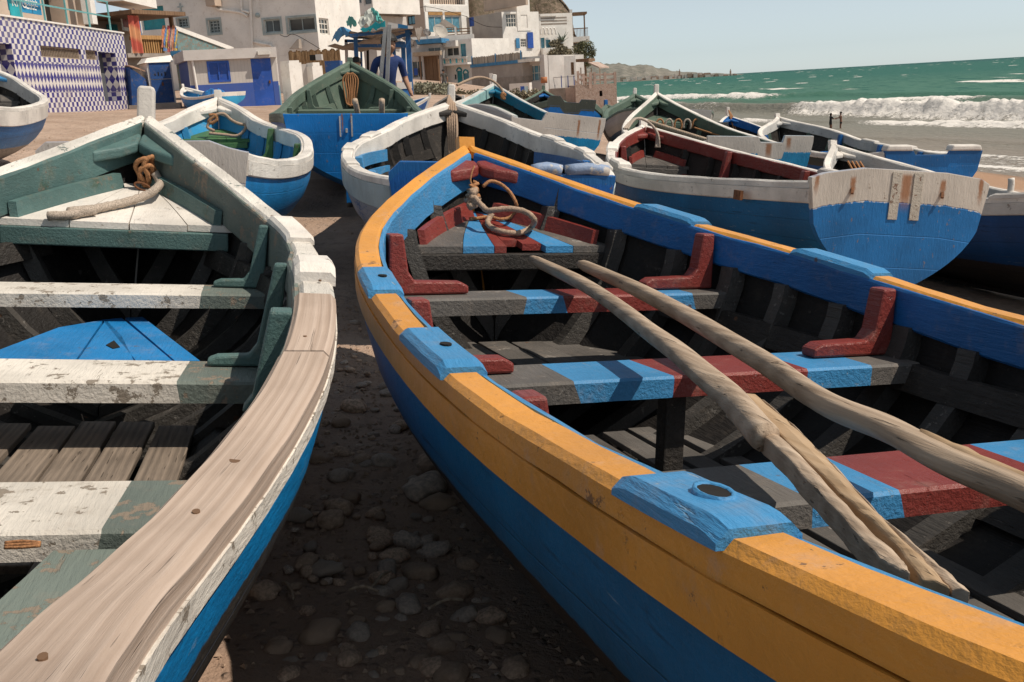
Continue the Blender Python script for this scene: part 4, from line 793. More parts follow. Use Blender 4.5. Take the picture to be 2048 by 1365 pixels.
for i in range(235):
    py = 640 + 720 * rs.random() ** .8; f = (py - 640) / 720; x0 = 655 - 120 * f; x1 = 790 + 240 * f; place_stone(rs.uniform(x0, x1), py, rs.choice([12, 14, 16, 18, 20, 24, 28, 34, 46, 60]) * rs.uniform(.8, 1.2) * (.6 + .85 * f), 'cobble', gl, 'cobbles on the earth between the front boats')
# grit: tiny pebbles nobody could count
m = MB(); gv = np.array([(1, 0, 0), (-.5, .9, 0), (-.6, -.8, 0), (.1, .05, .8), (.2, .1, -.5)]); gf = [(0, 1, 3), (1, 2, 3), (2, 0, 3), (1, 0, 4), (2, 1, 4), (0, 2, 4)]
for i in range(5200):
    if i < 3400: y = rs.uniform(1.2, 6.5); x = -1.0 + (y - 1.5) * .02 + rs.uniform(-.9, 1.5)
    else: y = rs.uniform(6, 24); x = rs.uniform(-8, 6)
    r = rs.uniform(.004, .015) * (1 if y < 6.5 else 1.5); a = rs.uniform(0, 6.28); c, s_ = math.cos(a), math.sin(a); z = float(gz(np.array([[x]]), np.array([[y]]))[0, 0]) if False else None
    m.add([(x + r * (p[0] * c - p[1] * s_), y + r * (p[0] * s_ + p[1] * c), r * p[2]) for p in gv], gf)
va = np.array(m.v); va[:, 2] += gz(va[:, 0], va[:, 1]) + .002; m.v = va
tag(m.build('pebble_scatter', stm[0]), 'fine grit and tiny pebbles scattered over the beach earth', 'pebbles', kind='stuff')
for i, (px, py, dx, dy) in enumerate(((690, 1115, 60, -8), (735, 1110, 40, -45), (850, 1140, 70, -30), (560, 1110, 20, 25))):
    a = at_z(px, py, .32); c = at_z(px + dx, py + dy, .33); a[2] = float(ground(a[0], a[1])) + .03; c[2] = float(ground(c[0], c[1])) + .03
    o = tube('twig', [a, (a + c) / 2 + np.array([0, 0.01, .01]), c], .005, m_pole, None, 5); tag(o, 'thin dry twig lying on the dark earth between the front boats', 'twig', 'twigs on the earth between the front boats')
# sea with breakers
def shore_d(x, y): return .954 * (x - 24) + .3 * (y - 48)
def along(x, y): return -.3 * (x - 24) + .954 * (y - 48)
def waves(x, y):
    d = shore_d(x, y); s = along(x, y); z = np.zeros_like(d); foam = np.zeros_like(d); c = lambda a: np.clip(a, 0, 1)
    def breaker(d0, h, amp, wid, ph, dens, run):
        dd = d0 + amp * (fbm(s * .02 + ph, s * 0 + ph, 3) - .45) * 2; t = d - dd; env = .35 + 1.3 * fbm(s * .035 + ph * 3, s * 0 + 1.7 * ph, 3); pr = np.where(t > 0, np.exp(-(t / (wid * 1.9)) ** 2), np.exp(-(t / (wid * .7)) ** 2))
        zz = h * env * pr; fo = c((env - dens) * 4) * np.where(t > 0, np.exp(-(t / (wid * .55)) ** 2), np.exp(-(np.abs(t) / run) ** 1.5)); rough = (fbm(x * .7, y * .7, 4) - .45) * fo * h * .9; return zz + rough, fo
    for a in ((39, 1.45, 9, 2.4, 1.3, .78, 5), (62, .8, 8, 3, 5.1, .86, 2.5), (82, 1.1, 10, 3, 2.2, .80, 4), (25, .25, 6, 1.2, 3.7, .82, 2.4), (16, .18, 5, 1.0, 7.7, .74, 1.8), (8, .10, 4, .8, 9.1, .74, 1.4), (2.5, .06, 3, .6, 4.4, .75, .8)):
        zz, fo = breaker(*a); z += zz; foam = np.maximum(foam, fo)
    tail = c((46 - d) / 40) * c((d + 3) / 4) * c((fbm(x * .22, y * .12, 4) - .45) * 6) * .5; foam = np.maximum(foam, tail)
    sw = (fbm(x * .05, y * .05, 3) - .45) * 1.0 + (fbm(x * .25, y * .25, 3) - .45) * .35; z += sw * c((d - 30) / 60)
    caps = c((fbm(x * .09 + 3, y * .035, 3) - .62) * 14) * c((d - 60) / 50) * .8; foam = np.maximum(foam, caps)
    return z, foam, d
g = N('sea_water'); fa = g.n('Attribute'); fa.attribute_name = 'foam'; da = g.n('Attribute'); da.attribute_name = 'off'; co = g.co(rnd=False)
d_ = da.outputs['Fac']; nA = g.noise(g.co(scale=(.35, .12, 1), rnd=False), 1, 5, .6); nB = g.noise(co, 1.6, 6, .65)
dn = g.math('ADD', d_, g.math('MULTIPLY', g.math('SUBTRACT', nA, .5), 16))
c = g.mix(g.step(dn, 2, 26), (.25, .21, .17), (.21, .20, .165)); c = g.mix(g.step(dn, 36, 70), c, (.06, .16, .11)); c = g.mix(g.step(dn, 110, 420), c, (.022, .12, .085)); c = g.mix(g.step(dn, 700, 3500), c, (.007, .08, .066))
c = g.mix(g.math('MULTIPLY', g.step(nA, .5, .62), g.step(d_, 60, 140)), c, (.007, .085, .06))
ff = g.step(g.math('ADD', fa.outputs['Fac'], g.math('MULTIPLY', g.math('SUBTRACT', g.math('ADD', g.math('MULTIPLY', nB, .5), g.math('MULTIPLY', g.noise(co, 5.5, 5, .7), .5)), .5), 2.4)), .42, .72)
c = g.mix(ff, c, (.78, .74, .69)); g.b.inputs['Specular IOR Level'].default_value = .1
nC = g.noise(g.co(scale=(1, .6, 1), rnd=False), 1.1, 6, .6)
m_sea = g.out(c, g.mix(ff, (.5, .5, .5), (.9, .9, .9)), g.bump(g.math('ADD', g.math('MULTIPLY', nB, .6), g.math('ADD', nC, g.math('MULTIPLY', ff, .4))), .8, .3))
rr = np.concatenate([np.arange(34, 190, .55), np.arange(190, 420, 3), np.geomspace(422, 45000, 90)]); aa = np.radians(np.concatenate([np.linspace(-60, 2, 16), np.linspace(2.6, 40, 360), np.linspace(42, 110, 26)]))
RR, AA = np.meshgrid(rr, aa, indexing='ij'); X = RR * np.sin(AA); Y = RR * np.cos(AA); Zw, FO, DD = waves(X, Y); fade = np.clip((700 - RR) / 500, 0, 1); Z = SEA + Zw * fade
na = len(aa); i = np.arange((len(rr) - 1) * (na - 1)); a = (i // (na - 1)) * na + i % (na - 1)
o = mesh('sea', np.stack([X, Y, Z], -1).reshape(-1, 3), np.stack([a, a + na, a + na + 1, a + 1], -1), m_sea, smooth=True); o['kind'] = 'structure'
for nm, arr in (('foam', FO), ('off', DD)):
    at_ = o.data.attributes.new(nm, 'FLOAT', 'POINT'); at_.data.foreach_set('value', arr.ravel().astype(np.float32))
# headland across the bay
g = N('headland_scrub'); co = g.co(rnd=False); n1 = g.noise(co, .004, 6, .6); n2 = g.noise(co, .03, 5, .65); m_head = g.out(g.mix(g.step(n2, .42, .62), g.mix(g.step(n1, .35, .65), (.115, .12, .098), (.175, .165, .135)), (.26, .235, .20)), .95)
Yh = 3600.
prof = [(700, 122), (1000, 121), (1150, 121), (1192, 123), (1250, 124), (1290, 129), (1340, 140), (1365, 143), (1400, 144.5), (1440, 147), (1480, 149), (1490, 150)]
px = np.linspace(700, 1488, 130); py = np.interp(px, *zip(*prof)) + (fbm(px * .06, px * 0, 4) - .45) * 4.5 * np.interp(px, [1340, 1488], [1, .25]); V = []; F = []
nq = 14
for j in range(nq):
    f = j / (nq - 1)
    for x, y in zip(px, py):
        yy = Yh * (.86 + .42 * f) + 240 * math.sin(x * .013) * (1 - f); P = at(x, y, Yh * 1.1); top = P[2]; hgt = SEA - 2 + (top - SEA + 2) * (1 - (1 - f) ** 1.8) * (.9 + .1 * f) if f < .75 else SEA + (top - SEA) * (.96 if f < .9 else .8)
        V.append((P[0] * yy / (Yh * 1.1), yy, hgt + (fbm(np.array([x * .11]), np.array([f * 4.0]), 4)[0] - .45) * 26 * min(1, f * 3) * float(np.interp(x, [1300, 1480], [1, .12]))))
for j in range(nq - 1):
    for k in range(129): a = j * 130 + k; F.append((a, a + 1, a + 131, a + 130))
tag(mesh('headland', V, F, m_head, smooth=True), kind='structure')
m_town = plain('far_town_white', (.55, .49, .43), .9); m_town2 = plain('far_town_tan', (.36, .25, .19), .9); rt = random.Random(5)
for k in range(95):
    x = rt.choice([rt.uniform(1245, 1330), rt.uniform(1325, 1420), rt.uniform(1330, 1415), rt.uniform(1415, 1470)]); yb = 150.5 + (1480 - x) * .052 - rt.uniform(.5, 6) * (1 if x < 1420 else .3); P = at(x, yb, Yh * .84 - rt.uniform(0, 60)); wd, hh = rt.uniform(3, 8), rt.uniform(2, 5)
    o = MB().box(-wd, wd, -5, 5, -6, hh).build('far_house', m_town if rt.random() < .55 else m_town2); o.location = P; tag(o, 'tiny pale house of the distant town along the headland shore', 'house', 'houses of the distant town')
for x, hh, lab in ((1359, 9, 'thin mast standing over the distant town'), (1461, 9, 'tall tower block at the far tip of the headland')):
    P = at(x, 148, Yh * .84); o = MB().box(-2, 2, -2, 2, -10, hh).box(-.8, .8, -.8, .8, hh, hh * 1.5).build('far_tower', m_town2); o.location = P; tag(o, lab, 'tower')
# ================================================================== the village
m_wallw = paint('lime_wash', (.80, .76, .71), (.5, .45, .4), .16, .85, .25, .35, .10, under=(.73, .68, .62)); m_wallg = paint('grey_wash', (.56, .52, .49), (.4, .36, .32), .14, .85, .25, .35, .12); m_shade = paint('shaded_wash', (.40, .35, .31), (.3, .26, .22), .14, .85, .25, .35, .12); m_wallb = paint('beige_wash', (.50, .39, .31), (.4, .3, .24), .1, .85, .2, .3, .1)  # m_shade: wash darkened to carry the shade on unlit fronts
m_glass = plain('window_glass', (.05, .055, .055), .15, .3, .4, 0, 0, .6); m_blueg = plain('blue_glass', (.10, .25, .33), .2, .2); m_dark = plain('dark_interior', (.02, .016, .013), .9)
m_frame = paint('grey_blue_frame', (.38, .44, .44), (.2, .2, .2), .1, .7, .2); m_framew = paint('white_frame', (.7, .66, .6), (.3, .3, .3), .08, .7, .2); m_wood = wood('brown_wood', (.14, .08, .045), (.28, .17, .10), 2, .6); m_orwood = wood('orange_wood', (.30, .15, .05), (.52, .30, .12), 2, .6)
m_cobalt = paint('cobalt_paint', (.022, .085, .38), (.1, .12, .2), .10, .5, .2, .5); m_tealp = paint('teal_shutter', (.03, .27, .32), (.2, .3, .3), .1, .5, .2, .5); m_awn = paint('awning_blue', (.05, .22, .42), (.3, .3, .3), .1, .6, .2)
m_conc = paint('concrete', (.33, .28, .24), (.2, .17, .14), .25, .9, .5, .6); m_pink = paint('pink_concrete', (.48, .36, .30), (.3, .22, .18), .2, .9, .4, .6); m_rail = plain('teal_rail', (.14, .36, .37), .5, .1)
g = N('rubble_stone'); co = g.co(rnd=False); v = g.n('TexVoronoi'); v.inputs['Scale'].default_value = 5.5; g.put(v.inputs['Vector'], co); v2 = g.n('TexVoronoi', feature='DISTANCE_TO_EDGE'); v2.inputs['Scale'].default_value = 5.5; g.put(v2.inputs['Vector'], co)
ed = g.step(v2.outputs['Distance'], .02, .10); m_stone = g.out(g.mix(ed, (.50, .40, .34), g.mix(g.sep(v.outputs['Color'])[0], (.36, .26, .21), (.48, .37, .31))), .9, g.bump(ed, .6, .06))
g = N('reed_thatch'); n = g.noise(g.co(scale=(14, 14, 1.2), rnd=False), 1, 6, .7); m_reed = g.out(g.mix(g.step(n, .3, .7), (.15, .085, .04), (.36, .23, .125)), .95, g.bump(n, .8, .05))
g = N('reed_screen'); n = g.noise(g.co(scale=(10, 10, .5), rnd=False), 1, 4, .7); m_screen = g.out(g.mix(g.step(n, .35, .65), (.15, .13, .11), (.42, .36, .30)), .95, g.bump(n, .5, .03))
# blue and white tile cladding: checks with a belt of diamonds
g = N('check_tiles'); uv = g.sep(g.tc('UV')); fl = lambda a, k, o=0: g.math('FLOOR', g.math('ADD', g.math('DIVIDE', a, k), o)); par = lambda a, c: g.math('MODULO', g.math('ABSOLUTE', g.math('ADD', a, c)), 2.0)
A1 = par(fl(uv[0], .2), fl(uv[1], .2)); p, q = g.math('ADD', g.math('DIVIDE', uv[0], .28), g.math('DIVIDE', uv[1], .48)), g.math('SUBTRACT', g.math('DIVIDE', uv[0], .28), g.math('DIVIDE', uv[1], .48))
A2 = par(g.math('FLOOR', p), g.math('FLOOR', q)); TILEZ = (.62, 1.74)
belt = g.math('MULTIPLY', g.step(uv[1], TILEZ[0] - .004, TILEZ[0] + .004), g.step(uv[1], TILEZ[1] + .004, TILEZ[1] - .004)); ck = g.mix(belt, A1, A2)
wn = g.n('TexWhiteNoise', noise_dimensions='2D'); cx_ = g.n('CombineXYZ'); g.put(cx_.inputs[0], fl(uv[0], .2)); g.put(cx_.inputs[1], fl(uv[1], .2)); g.put(wn.inputs['Vector'], cx_.outputs[0])
grime = g.noise(g.co(rnd=False), .8, 6, .65); tcol = g.mix(g.step(ck, .4, .6), (.72, .67, .63), (.035, .028, .21)); tcol = g.mix(g.math('MULTIPLY', wn.outputs['Value'], .22), tcol, (.42, .38, .36)); m_tile = g.out(g.mix(g.math('MULTIPLY', g.step(grime, .5, .75), .4), tcol, (.40, .34, .29)), .35)
class Face:
    def __init__(s, P0, P1): s.P = np.array([P0[0], P0[1]]); d = np.array([P1[0] - P0[0], P1[1] - P0[1]]); s.L = float(np.hypot(*d)); s.e = d / s.L; s.n = np.array([s.e[1], -s.e[0]])
    def uz(s, px, py): d = ray(px, py); t = ((s.P - CAM[:2]) @ s.n) / (d[:2] @ s.n); q = CAM + d * t; return float((q[:2] - s.P) @ s.e), float(q[2])
    def rect(s, r):
        x0, y0, x1, y1 = r; xm, ym = (x0 + x1) / 2, (y0 + y1) / 2; return s.uz(x0, ym)[0], s.uz(x1, ym)[0], s.uz(xm, y1)[1], s.uz(xm, y0)[1]
    def p(s, u, z, d=0): return (s.P[0] + s.e[0] * u - s.n[0] * d, s.P[1] + s.e[1] * u - s.n[1] * d, z)
    def box(s, m, u0, u1, z0, z1, d0, d1, mi=0): return m.hexa([s.p(u0, z0, d0), s.p(u1, z0, d0), s.p(u1, z0, d1), s.p(u0, z0, d1)], [s.p(u0, z1, d0), s.p(u1, z1, d0), s.p(u1, z1, d1), s.p(u0, z1, d1)], mi)
    def side(s, depth): B = s.p(s.L, 0); C = s.p(s.L, 0, depth); return Face(B, C)
def pface(xa, ya, Ya, xb, yb, Yb): return Face(at(xa, ya, Ya), at(xb, yb, Yb))
def opening(par, F, r, spec):
    """spec: (kind, frame material, pane material, columns, rows, recess)"""
    kind, mf, mp, nx, nz, rc = spec; u0, u1, z0, z1 = r; fw = min(.09, (u1 - u0) * .10, (z1 - z0) * .10)
    if kind == 'door':
        m = MB(); F.box(m, u0, u1, z0, z1, rc - .04, rc + .02); o = m.build('door', mp, par); h = MB(); F.box(h, u1 - .16, u1 - .10, (z0 + z1) / 2 - .06, (z0 + z1) / 2 + .06, rc - .09, rc - .041); h.build('handle', m_iron, o); return o
    m = MB()
    if kind == 'proud':
        for a in ((u0 - fw * 1.6, u1 + fw * 1.6, z1, z1 + fw * 1.6), (u0 - fw * 1.6, u1 + fw * 1.6, z0 - fw * 1.6, z0), (u0 - fw * 1.6, u0, z0, z1), (u1, u1 + fw * 1.6, z0, z1)): F.box(m, *a, -.035, -.002)
    for a in ((u0, u1, z1 - fw, z1), (u0, u1, z0, z0 + fw), (u0, u0 + fw, z0 + fw, z1 - fw), (u1 - fw, u1, z0 + fw, z1 - fw)): F.box(m, *a, rc - .05, rc - .004)
    for i in range(1, nx): u = u0 + (u1 - u0) * i / nx; F.box(m, u - fw * .3, u + fw * .3, z0 + fw, z1 - fw, rc - .045, rc - .006)
    for i in range(1, nz): z = z0 + (z1 - z0) * i / nz; F.box(m, u0 + fw, u1 - fw, z - fw * .3, z + fw * .3, rc - .042, rc - .008)
    o = m.build('window', mf, par); q = MB(); F.box(q, u0 + fw * .5, u1 - fw * .5, z0 + fw * .5, z1 - fw * .5, rc - .003, rc + .01); q.build('pane', mp, o); return o
def shell(par, F, depth, z0, z1, mat, fronts=(), sides=(), name='wall', roof=None, lit_side_mat=None):
    """closed block with recessed openings in its front and right faces; openings are ((x0,y0,x1,y1) in photo pixels, spec)"""
    S_ = F.side(depth); V = []; Fc = []; UV = []; MI = []; cur = [0]
    def quad(pts, uv=None): n = len(V); V.extend(pts); UV.extend(uv or [(0, 0)] * 4); Fc.append((n, n + 1, n + 2, n + 3)); MI.append(cur[0])
    for G, L, ops in ((F, F.L, fronts), (S_, depth, sides)):
        cur[0] = 1 if (lit_side_mat and G is S_) else 0  # right face painted whiter to carry its sunlight
        R = [(G.rect(r), sp) for r, sp in ops]; R = [((max(.02, a), min(L - .02, b), max(z0 + .02, c), min(z1 - .02, d)), sp) for (a, b, c, d), sp in R]; R = [x for x in R if x[0][1] - x[0][0] > .05 and x[0][3] - x[0][2] > .05]
        us = sorted({0., L} | {x for r, _ in R for x in r[:2]}); zs = sorted({z0, z1} | {x for r, _ in R for x in r[2:]})
        for a, b in zip(us[:-1], us[1:]):
            for c, d in zip(zs[:-1], zs[1:]):
                um, zm = (a + b) / 2, (c + d) / 2
                if any(r[0] < um < r[1] and r[2] < zm < r[3] for r, _ in R): continue
                quad([G.p(a, c), G.p(b, c), G.p(b, d), G.p(a, d)], [(a, c), (b, c), (b, d), (a, d)])
        for (a, b, c, d), sp in R:
            k = sp[5] + .05
            quad([G.p(a, c), G.p(a, d), G.p(a, d, k), G.p(a, c, k)], [(0, c), (0, d), (k, d), (k, c)]); quad([G.p(b, c), G.p(b, c, k), G.p(b, d, k), G.p(b, d)], [(0, c), (k, c), (k, d), (0, d)]); quad([G.p(a, d), G.p(b, d), G.p(b, d, k), G.p(a, d, k)]); quad([G.p(a, c), G.p(a, c, k), G.p(b, c, k), G.p(b, c)])
            if sp[0] == 'hole': m = MB(); G.box(m, a, b, c, d, k, k + .02); m.build('recess', sp[2], par)
            else: quad([G.p(a, c, k), G.p(b, c, k), G.p(b, d, k), G.p(a, d, k)]); opening(par, G, (a + .004, b - .004, c + .004, d - .004), sp)
    cur[0] = 0; D = depth; quad([F.p(F.L, z0, D), F.p(0, z0, D), F.p(0, z1, D), F.p(F.L, z1, D)]); quad([F.p(0, z0, D), F.p(0, z0), F.p(0, z1), F.p(0, z1, D)]); quad([F.p(0, z1), F.p(F.L, z1), F.p(F.L, z1, D), F.p(0, z1, D)])
    o = mesh(name, V, Fc, [mat, lit_side_mat or mat], par, uv=UV, midx=MI)
    if roof:
        m = MB(); F.box(m, -.12, F.L + .12, z1 + .002, z1 + .22, -.12, D + .12); m.build('roof', roof, par)
    return o, S_
WIN = lambda mf=None, mp=None, nx=2, nz=1, rc=.12, kind='win': (kind, mf or m_framew, mp or m_glass, nx, nz, rc)
HOLE = ('hole', None, m_dark, 1, 1, .6)
def zat(F, px, py): return F.uz(px, py)[1]
def gnd(F): return min(float(ground(*F.p(0, 0)[:2])), float(ground(*F.p(F.L, 0)[:2]))) - .3
# ---- tiled building on the left
F = Face((-15.8, 25), (-15.8, 44.6)); F = Face((-15.8, 25), F.p(F.uz(257, 140)[0], 0)); t = thing('tiled_building', 'low building clad in blue and white check tiles with a roof terrace', 'building')
zt = zat(F, 120, 50); zg = 1.3; zb0 = zat(F, 230, 212)
nz_ = np.array(zat(F, 100, 190)); TZ = 0
o, S_ = shell(t, F, 6, zg, zt, m_tile, [((0, 88, 28, 160), ('hole', None, m_dark, 1, 1, .5)), ((82, 95, 162, 117), ('win', m_pole, m_dark, 26, 1, .14)), ((172, 101, 195, 120), ('win', m_pole, m_dark, 8, 1, .14)), ((203, 106, 237, 203), ('hole', None, plain('slate_door', (.11, .115, .12), .5), 1, 1, .5))])
# lay the diamond belt where the photo shows it
z_lo, z_hi = zat(F, 150, 184), zat(F, 110, 128); L = o.data.uv_layers[0].data; arr = np.zeros(len(L) * 2); L.foreach_get('uv', arr); arr[1::2] = (arr[1::2] - z_lo) * (TILEZ[1] - TILEZ[0]) / (z_hi - z_lo) + TILEZ[0]; L.foreach_set('uv', arr)
m = MB(); F.box(m, 0, F.L, zt + .002, zt + .06, -.05, 5.9); m.build('coping', m_wallw, t)
t = thing('railing', 'teal pipe railing along the roof terrace of the tiled building', 'railing'); m = MB()
us = [F.uz(x, 30)[0] for x in (2, 58, 103, 146, 189, 229)]
for i, u in enumerate(us): q = MB(); q.bar(F.p(u, zt + .05, .25), F.p(u, zt + 1.28, .25), .028); q.build('post', m_rail, t)
for zz in (1.26, .66): q = MB(); q.bar(F.p(us[0] - 3, zt + zz, .25), F.p(us[-1] + .1, zt + zz, .25), .026); q.build('rail_bar', m_rail, t)
t = thing('signboard', 'blue signboard with white lettering over the tiled wall', 'sign'); Fs = Face((-16.5, 25), (-16.5, 45)); r = Fs.rect((17, -26, 79, 25)); m = MB(); Fs.box(m, *r, 0, .06); m.build('board', plain('sign_blue', (.02, .22, .42), .5), t)
r2 = Fs.rect((17, -10, 36, 34)); m = MB(); Fs.box(m, *r2, -.03, -.002); m.build('teal_panel', plain('sign_teal', (.02, .33, .38), .5), t)
m_lett = plain('white_lettering', (.75, .73, .70), .6)
def letters(txt, F, u, z, size, name, parent, mat=m_lett, d=-.034):
    c = bpy.data.curves.new(name, 'FONT'); c.body = txt; c.size = size; c.extrude = .004; ob = bpy.data.objects.new(name, c); COL.objects.link(ob); me = bpy.data.meshes.new_from_object(ob.evaluated_get(bpy.context.evaluated_depsgraph_get())); bpy.data.objects.remove(ob); me.materials.clear(); me.materials.append(mat); ob = bpy.data.objects.new(name, me); COL.objects.link(ob); ob.parent = parent
    ob.matrix_world = Matrix([[F.e[0], 0, F.n[0], F.p(u, z, d)[0]], [F.e[1], 0, F.n[1], F.p(u, z, d)[1]], [0, 1, 0, z], [0, 0, 0, 1]]); return ob
u, z = Fs.uz(22, 12); letters('KNG', Fs, u, z, .52, 'lettering', t)
for k, (xa, xb, yy) in enumerate(((49, 73, 2), (48, 74, 10), (53, 70, 18))):
    m = MB(); rr_ = random.Random(k); ua, z = Fs.uz(xa, yy); ub = Fs.uz(xb, yy)[0]; u = ua
    while u < ub: l = rr_.uniform(.06, .22); h = rr_.uniform(.05, .12); Fs.box(m, u, u + l, z, z + h * .5, -.012, -.002); Fs.box(m, u, u + .035, z + h * .5, z + h * 1.5, -.012, -.002); u += l + .05
    m.build('script_line', m_lett, t)
Ft = Face((-18.2, 25), (-18.2, 47)); t = thing('terrace_house', 'house with dark openings and a white column behind the roof terrace railing', 'house'); shell(t, Ft, 5, 1.5, zat(Ft, 150, -60), m_wallb, [((88, -40, 128, 48), HOLE), ((150, -40, 200, 52), HOLE)])
m = MB(); r = Ft.rect((132, -50, 142, 50)); Ft.box(m, *r, -1.0, -.6); m.build('column', m_wallw, t); m = MB(); r = Ft.rect((188, -40, 258, 12)); Ft.box(m, *r, -1.3, -.05); m.build('balcony', m_wallw, t)
m = MB(); r = Ft.rect((205, 27, 246, 66)); Ft.box(m, *r, -.9, -.86); o = m.build('mural_panel', m_framew, t)
P = [Ft.p(r[0] + .65 * (r[1] - r[0]) + .55 * math.cos(a), r[2] + .3 + .75 * math.sin(a), -.93) for a in np.linspace(-.4, 2.2, 10)]
for k, mt in enumerate((m_cobalt, m_awn)): tube('swirl', [(p_[0], p_[1], p_[2] - .18 * k) for p_ in P], .05, mt, o, 6)
m = MB(); r = Ft.rect((207, 36, 219, 57)); Ft.box(m, r[0], r[1], r[2], r[3], -.93, -.905); m.build('mural_figure', m_red, o)
# ---- bazaar stall on its platform, sloped stair wall, lockers
F = pface(250, 110, 47, 362, 112, 50); t = thing('bazaar_stall', 'open wooden stall with orange rail and a dark flat roof above the blue lockers', 'stall')
def fb(par, name, mat, F, r, d0, d1): m = MB(); F.box(m, *F.rect(r), d0, d1); return m.build(name, mat, par)
fb(t, 'platform', m_conc, F, (246, 108, 362, 116), -.3, 4); fb(t, 'platform_wall', m_conc, F, (246, 116, 330, 215), .4, 1); fb(t, 'back_wall', m_wallb, F, (250, 30, 352, 108), 3, 3.2); fb(t, 'roof', m_wood, F, (244, 24, 352, 32), -.6, 3.4)
for x in (276, 346): fb(t, 'post', m_wood, F, (x - 1.5, 32, x + 1.5, 108), -.1, .1)
fb(t, 'counter', m_orwood, F, (274, 72, 326, 80), -.2, .5)
for i in range(11): x = 277 + i * 4.6; fb(t, 'baluster', m_orwood, F, (x - 1.2, 80, x + 1.2, 107), -.12, 0)
fb(t, 'blue_door', m_tealp, F, (300, 40, 316, 72), 2.6, 2.8)
t = thing('hanging_cloth', 'red and orange patterned cloth hanging at the stall beside the tiles', 'cloth'); gq = MB(); r = F.rect((249, 33, 273, 108)); V = []; nn = 12
for j in range(nn + 1):
    for i in range(nn + 1): a = i / nn; V.append(F.p(r[0] + (r[1] - r[0]) * a, r[2] + (r[3] - r[2]) * j / nn, -.35 + .06 * math.sin(a * 14)))
g = N('banded_cloth'); ob = g.sep(g.tc('Object')); wv = g.math('SINE', g.math('ADD', g.math('MULTIPLY', ob[2], 5.5), g.math('MULTIPLY', g.math('SINE', g.math('MULTIPLY', ob[0], 9)), .6))); mcl = g.out(g.mix(g.step(wv, -.7, .8), (.48, .10, .07), (.60, .28, .14)), .9)
mesh('cloth', V, [(j * (nn + 1) + i, j * (nn + 1) + i + 1, (j + 1) * (nn + 1) + i + 1, (j + 1) * (nn + 1) + i) for j in range(nn) for i in range(nn)], mcl, t)
cl = [(.55, .22, .12), (.10, .22, .45), (.50, .35, .10), (.48, .12, .12), (.12, .12, .14), (.52, .30, .22)]
for k in range(9):
    x = 321 + k * 3.2; u, z = F.uz(x, 52 + (k % 3) * 4); u2, z2 = F.uz(x + (k % 4) - 2, 96 + (k * 7) % 12); t = thing('scarf', ['rust', 'blue', 'ochre', 'red', 'black', 'pink'][k % 6] + (' scarf hanging at the front of the bazaar stall' if k < 6 else ' scarf hanging nearest the right post of the bazaar stall'), 'scarf', group='scarves hanging at the stall')
    V = []; 
    for j in range(7):
        for i in range(3): a = j / 6; V.append(F.p(u + (u2 - u) * a + (i - 1) * (.06 + .05 * a), z + (z2 - z) * a, -.2 + .04 * math.sin(i * 2 + j)))
    mesh('cloth', V, [(j * 3 + i, j * 3 + i + 1, j * 3 + i + 4, j * 3 + i + 3) for j in range(6) for i in range(2)], plain('scarf_%d' % k, cl[k % 6], .9), t)
F = pface(346, 100, 52, 468, 100, 55); t = thing('stair_wall', 'sloping stair wall with white coping and teal mosaic below it', 'wall'); a0, a1, b0, b1 = F.uz(350, 56), F.uz(466, 99), F.uz(350, 100), F.uz(466, 104)
MB().hexa([F.p(a0[0], b0[1] - 2), F.p(a1[0], b1[1] - 2), F.p(a1[0], b1[1] - 2, .3), F.p(a0[0], b0[1] - 2, .3)], [F.p(a0[0], a0[1] - .12), F.p(a1[0], a1[1] - .12), F.p(a1[0], a1[1] - .12, .3), F.p(a0[0], a0[1] - .12, .3)]).build('mosaic', paint('mosaic_teal', (.16, .27, .27), (.28, .16, .11), .5, .8, .4, 1.2), t)
MB().hexa([F.p(a0[0], a0[1] - .11, -.06), F.p(a1[0], a1[1] - .11, -.06), F.p(a1[0], a1[1] - .11, .36), F.p(a0[0], a0[1] - .11, .36)], [F.p(a0[0], a0[1] + .1, -.06), F.p(a1[0], a1[1] + .1, -.06), F.p(a1[0], a1[1] + .1, .36), F.p(a0[0], a0[1] + .1, .36)]).build('coping', m_wallw, t)
t = thing('flower_pot', 'blue pot on the platform end by the stair wall', 'pot'); fb(t, 'pot', m_awn, pface(340, 100, 49, 362, 100, 49), (341, 102, 360, 112), 0, .5)
m_lock = paint('locker_blue', (.02, .075, .24), (.16, .11, .08), .34, .5, .4, .8, .25)
F = pface(303, 200, 44.5, 352, 200, 45); t = thing('storage_locker', 'tall blue locker with white sloping top beside the shed', 'locker'); shell(t, F, 1.6, gnd(F), zat(F, 325, 125), m_wallw, name='body'); ul = (.08, F.L - .08)
m = MB(); F.box(m, ul[0], ul[1], zat(F, 325, 158), zat(F, 325, 126), -.05, -.003); o = m.build('upper_door', m_lock, t); m = MB(); F.box(m, ul[0], ul[1], zat(F, 325, 206), zat(F, 325, 159.5), -.05, -.003); o2 = m.build('lower_door', m_lock, t)
m = MB()
for i in range(4): F.box(m, F.L * .25 + i * .14, F.L * .25 + i * .14 + .05, zat(F, 325, 152), zat(F, 325, 152) + (.16 if i % 2 else .1), -.054, -.0505)
m.build('scrawl', m_hole, o); m = MB(); F.box(m, F.L * .5, F.L * .5 + .07, zat(F, 325, 172), zat(F, 325, 165), -.08, -.0505); m.build('padlock', m_iron, o2)
zt = zat(F, 325, 125); MB().hexa([F.p(-.1, zt, -.1), F.p(F.L + .1, zt, -.1), F.p(F.L + .1, zt, 1.7), F.p(-.1, zt, 1.7)], [F.p(.15, zt + .22, .5), F.p(F.L + .1, zt + .3, .3), F.p(F.L + .1, zt + .3, 1.7), F.p(.15, zt + .25, 1.7)]).build('roof', m_wallw, t)
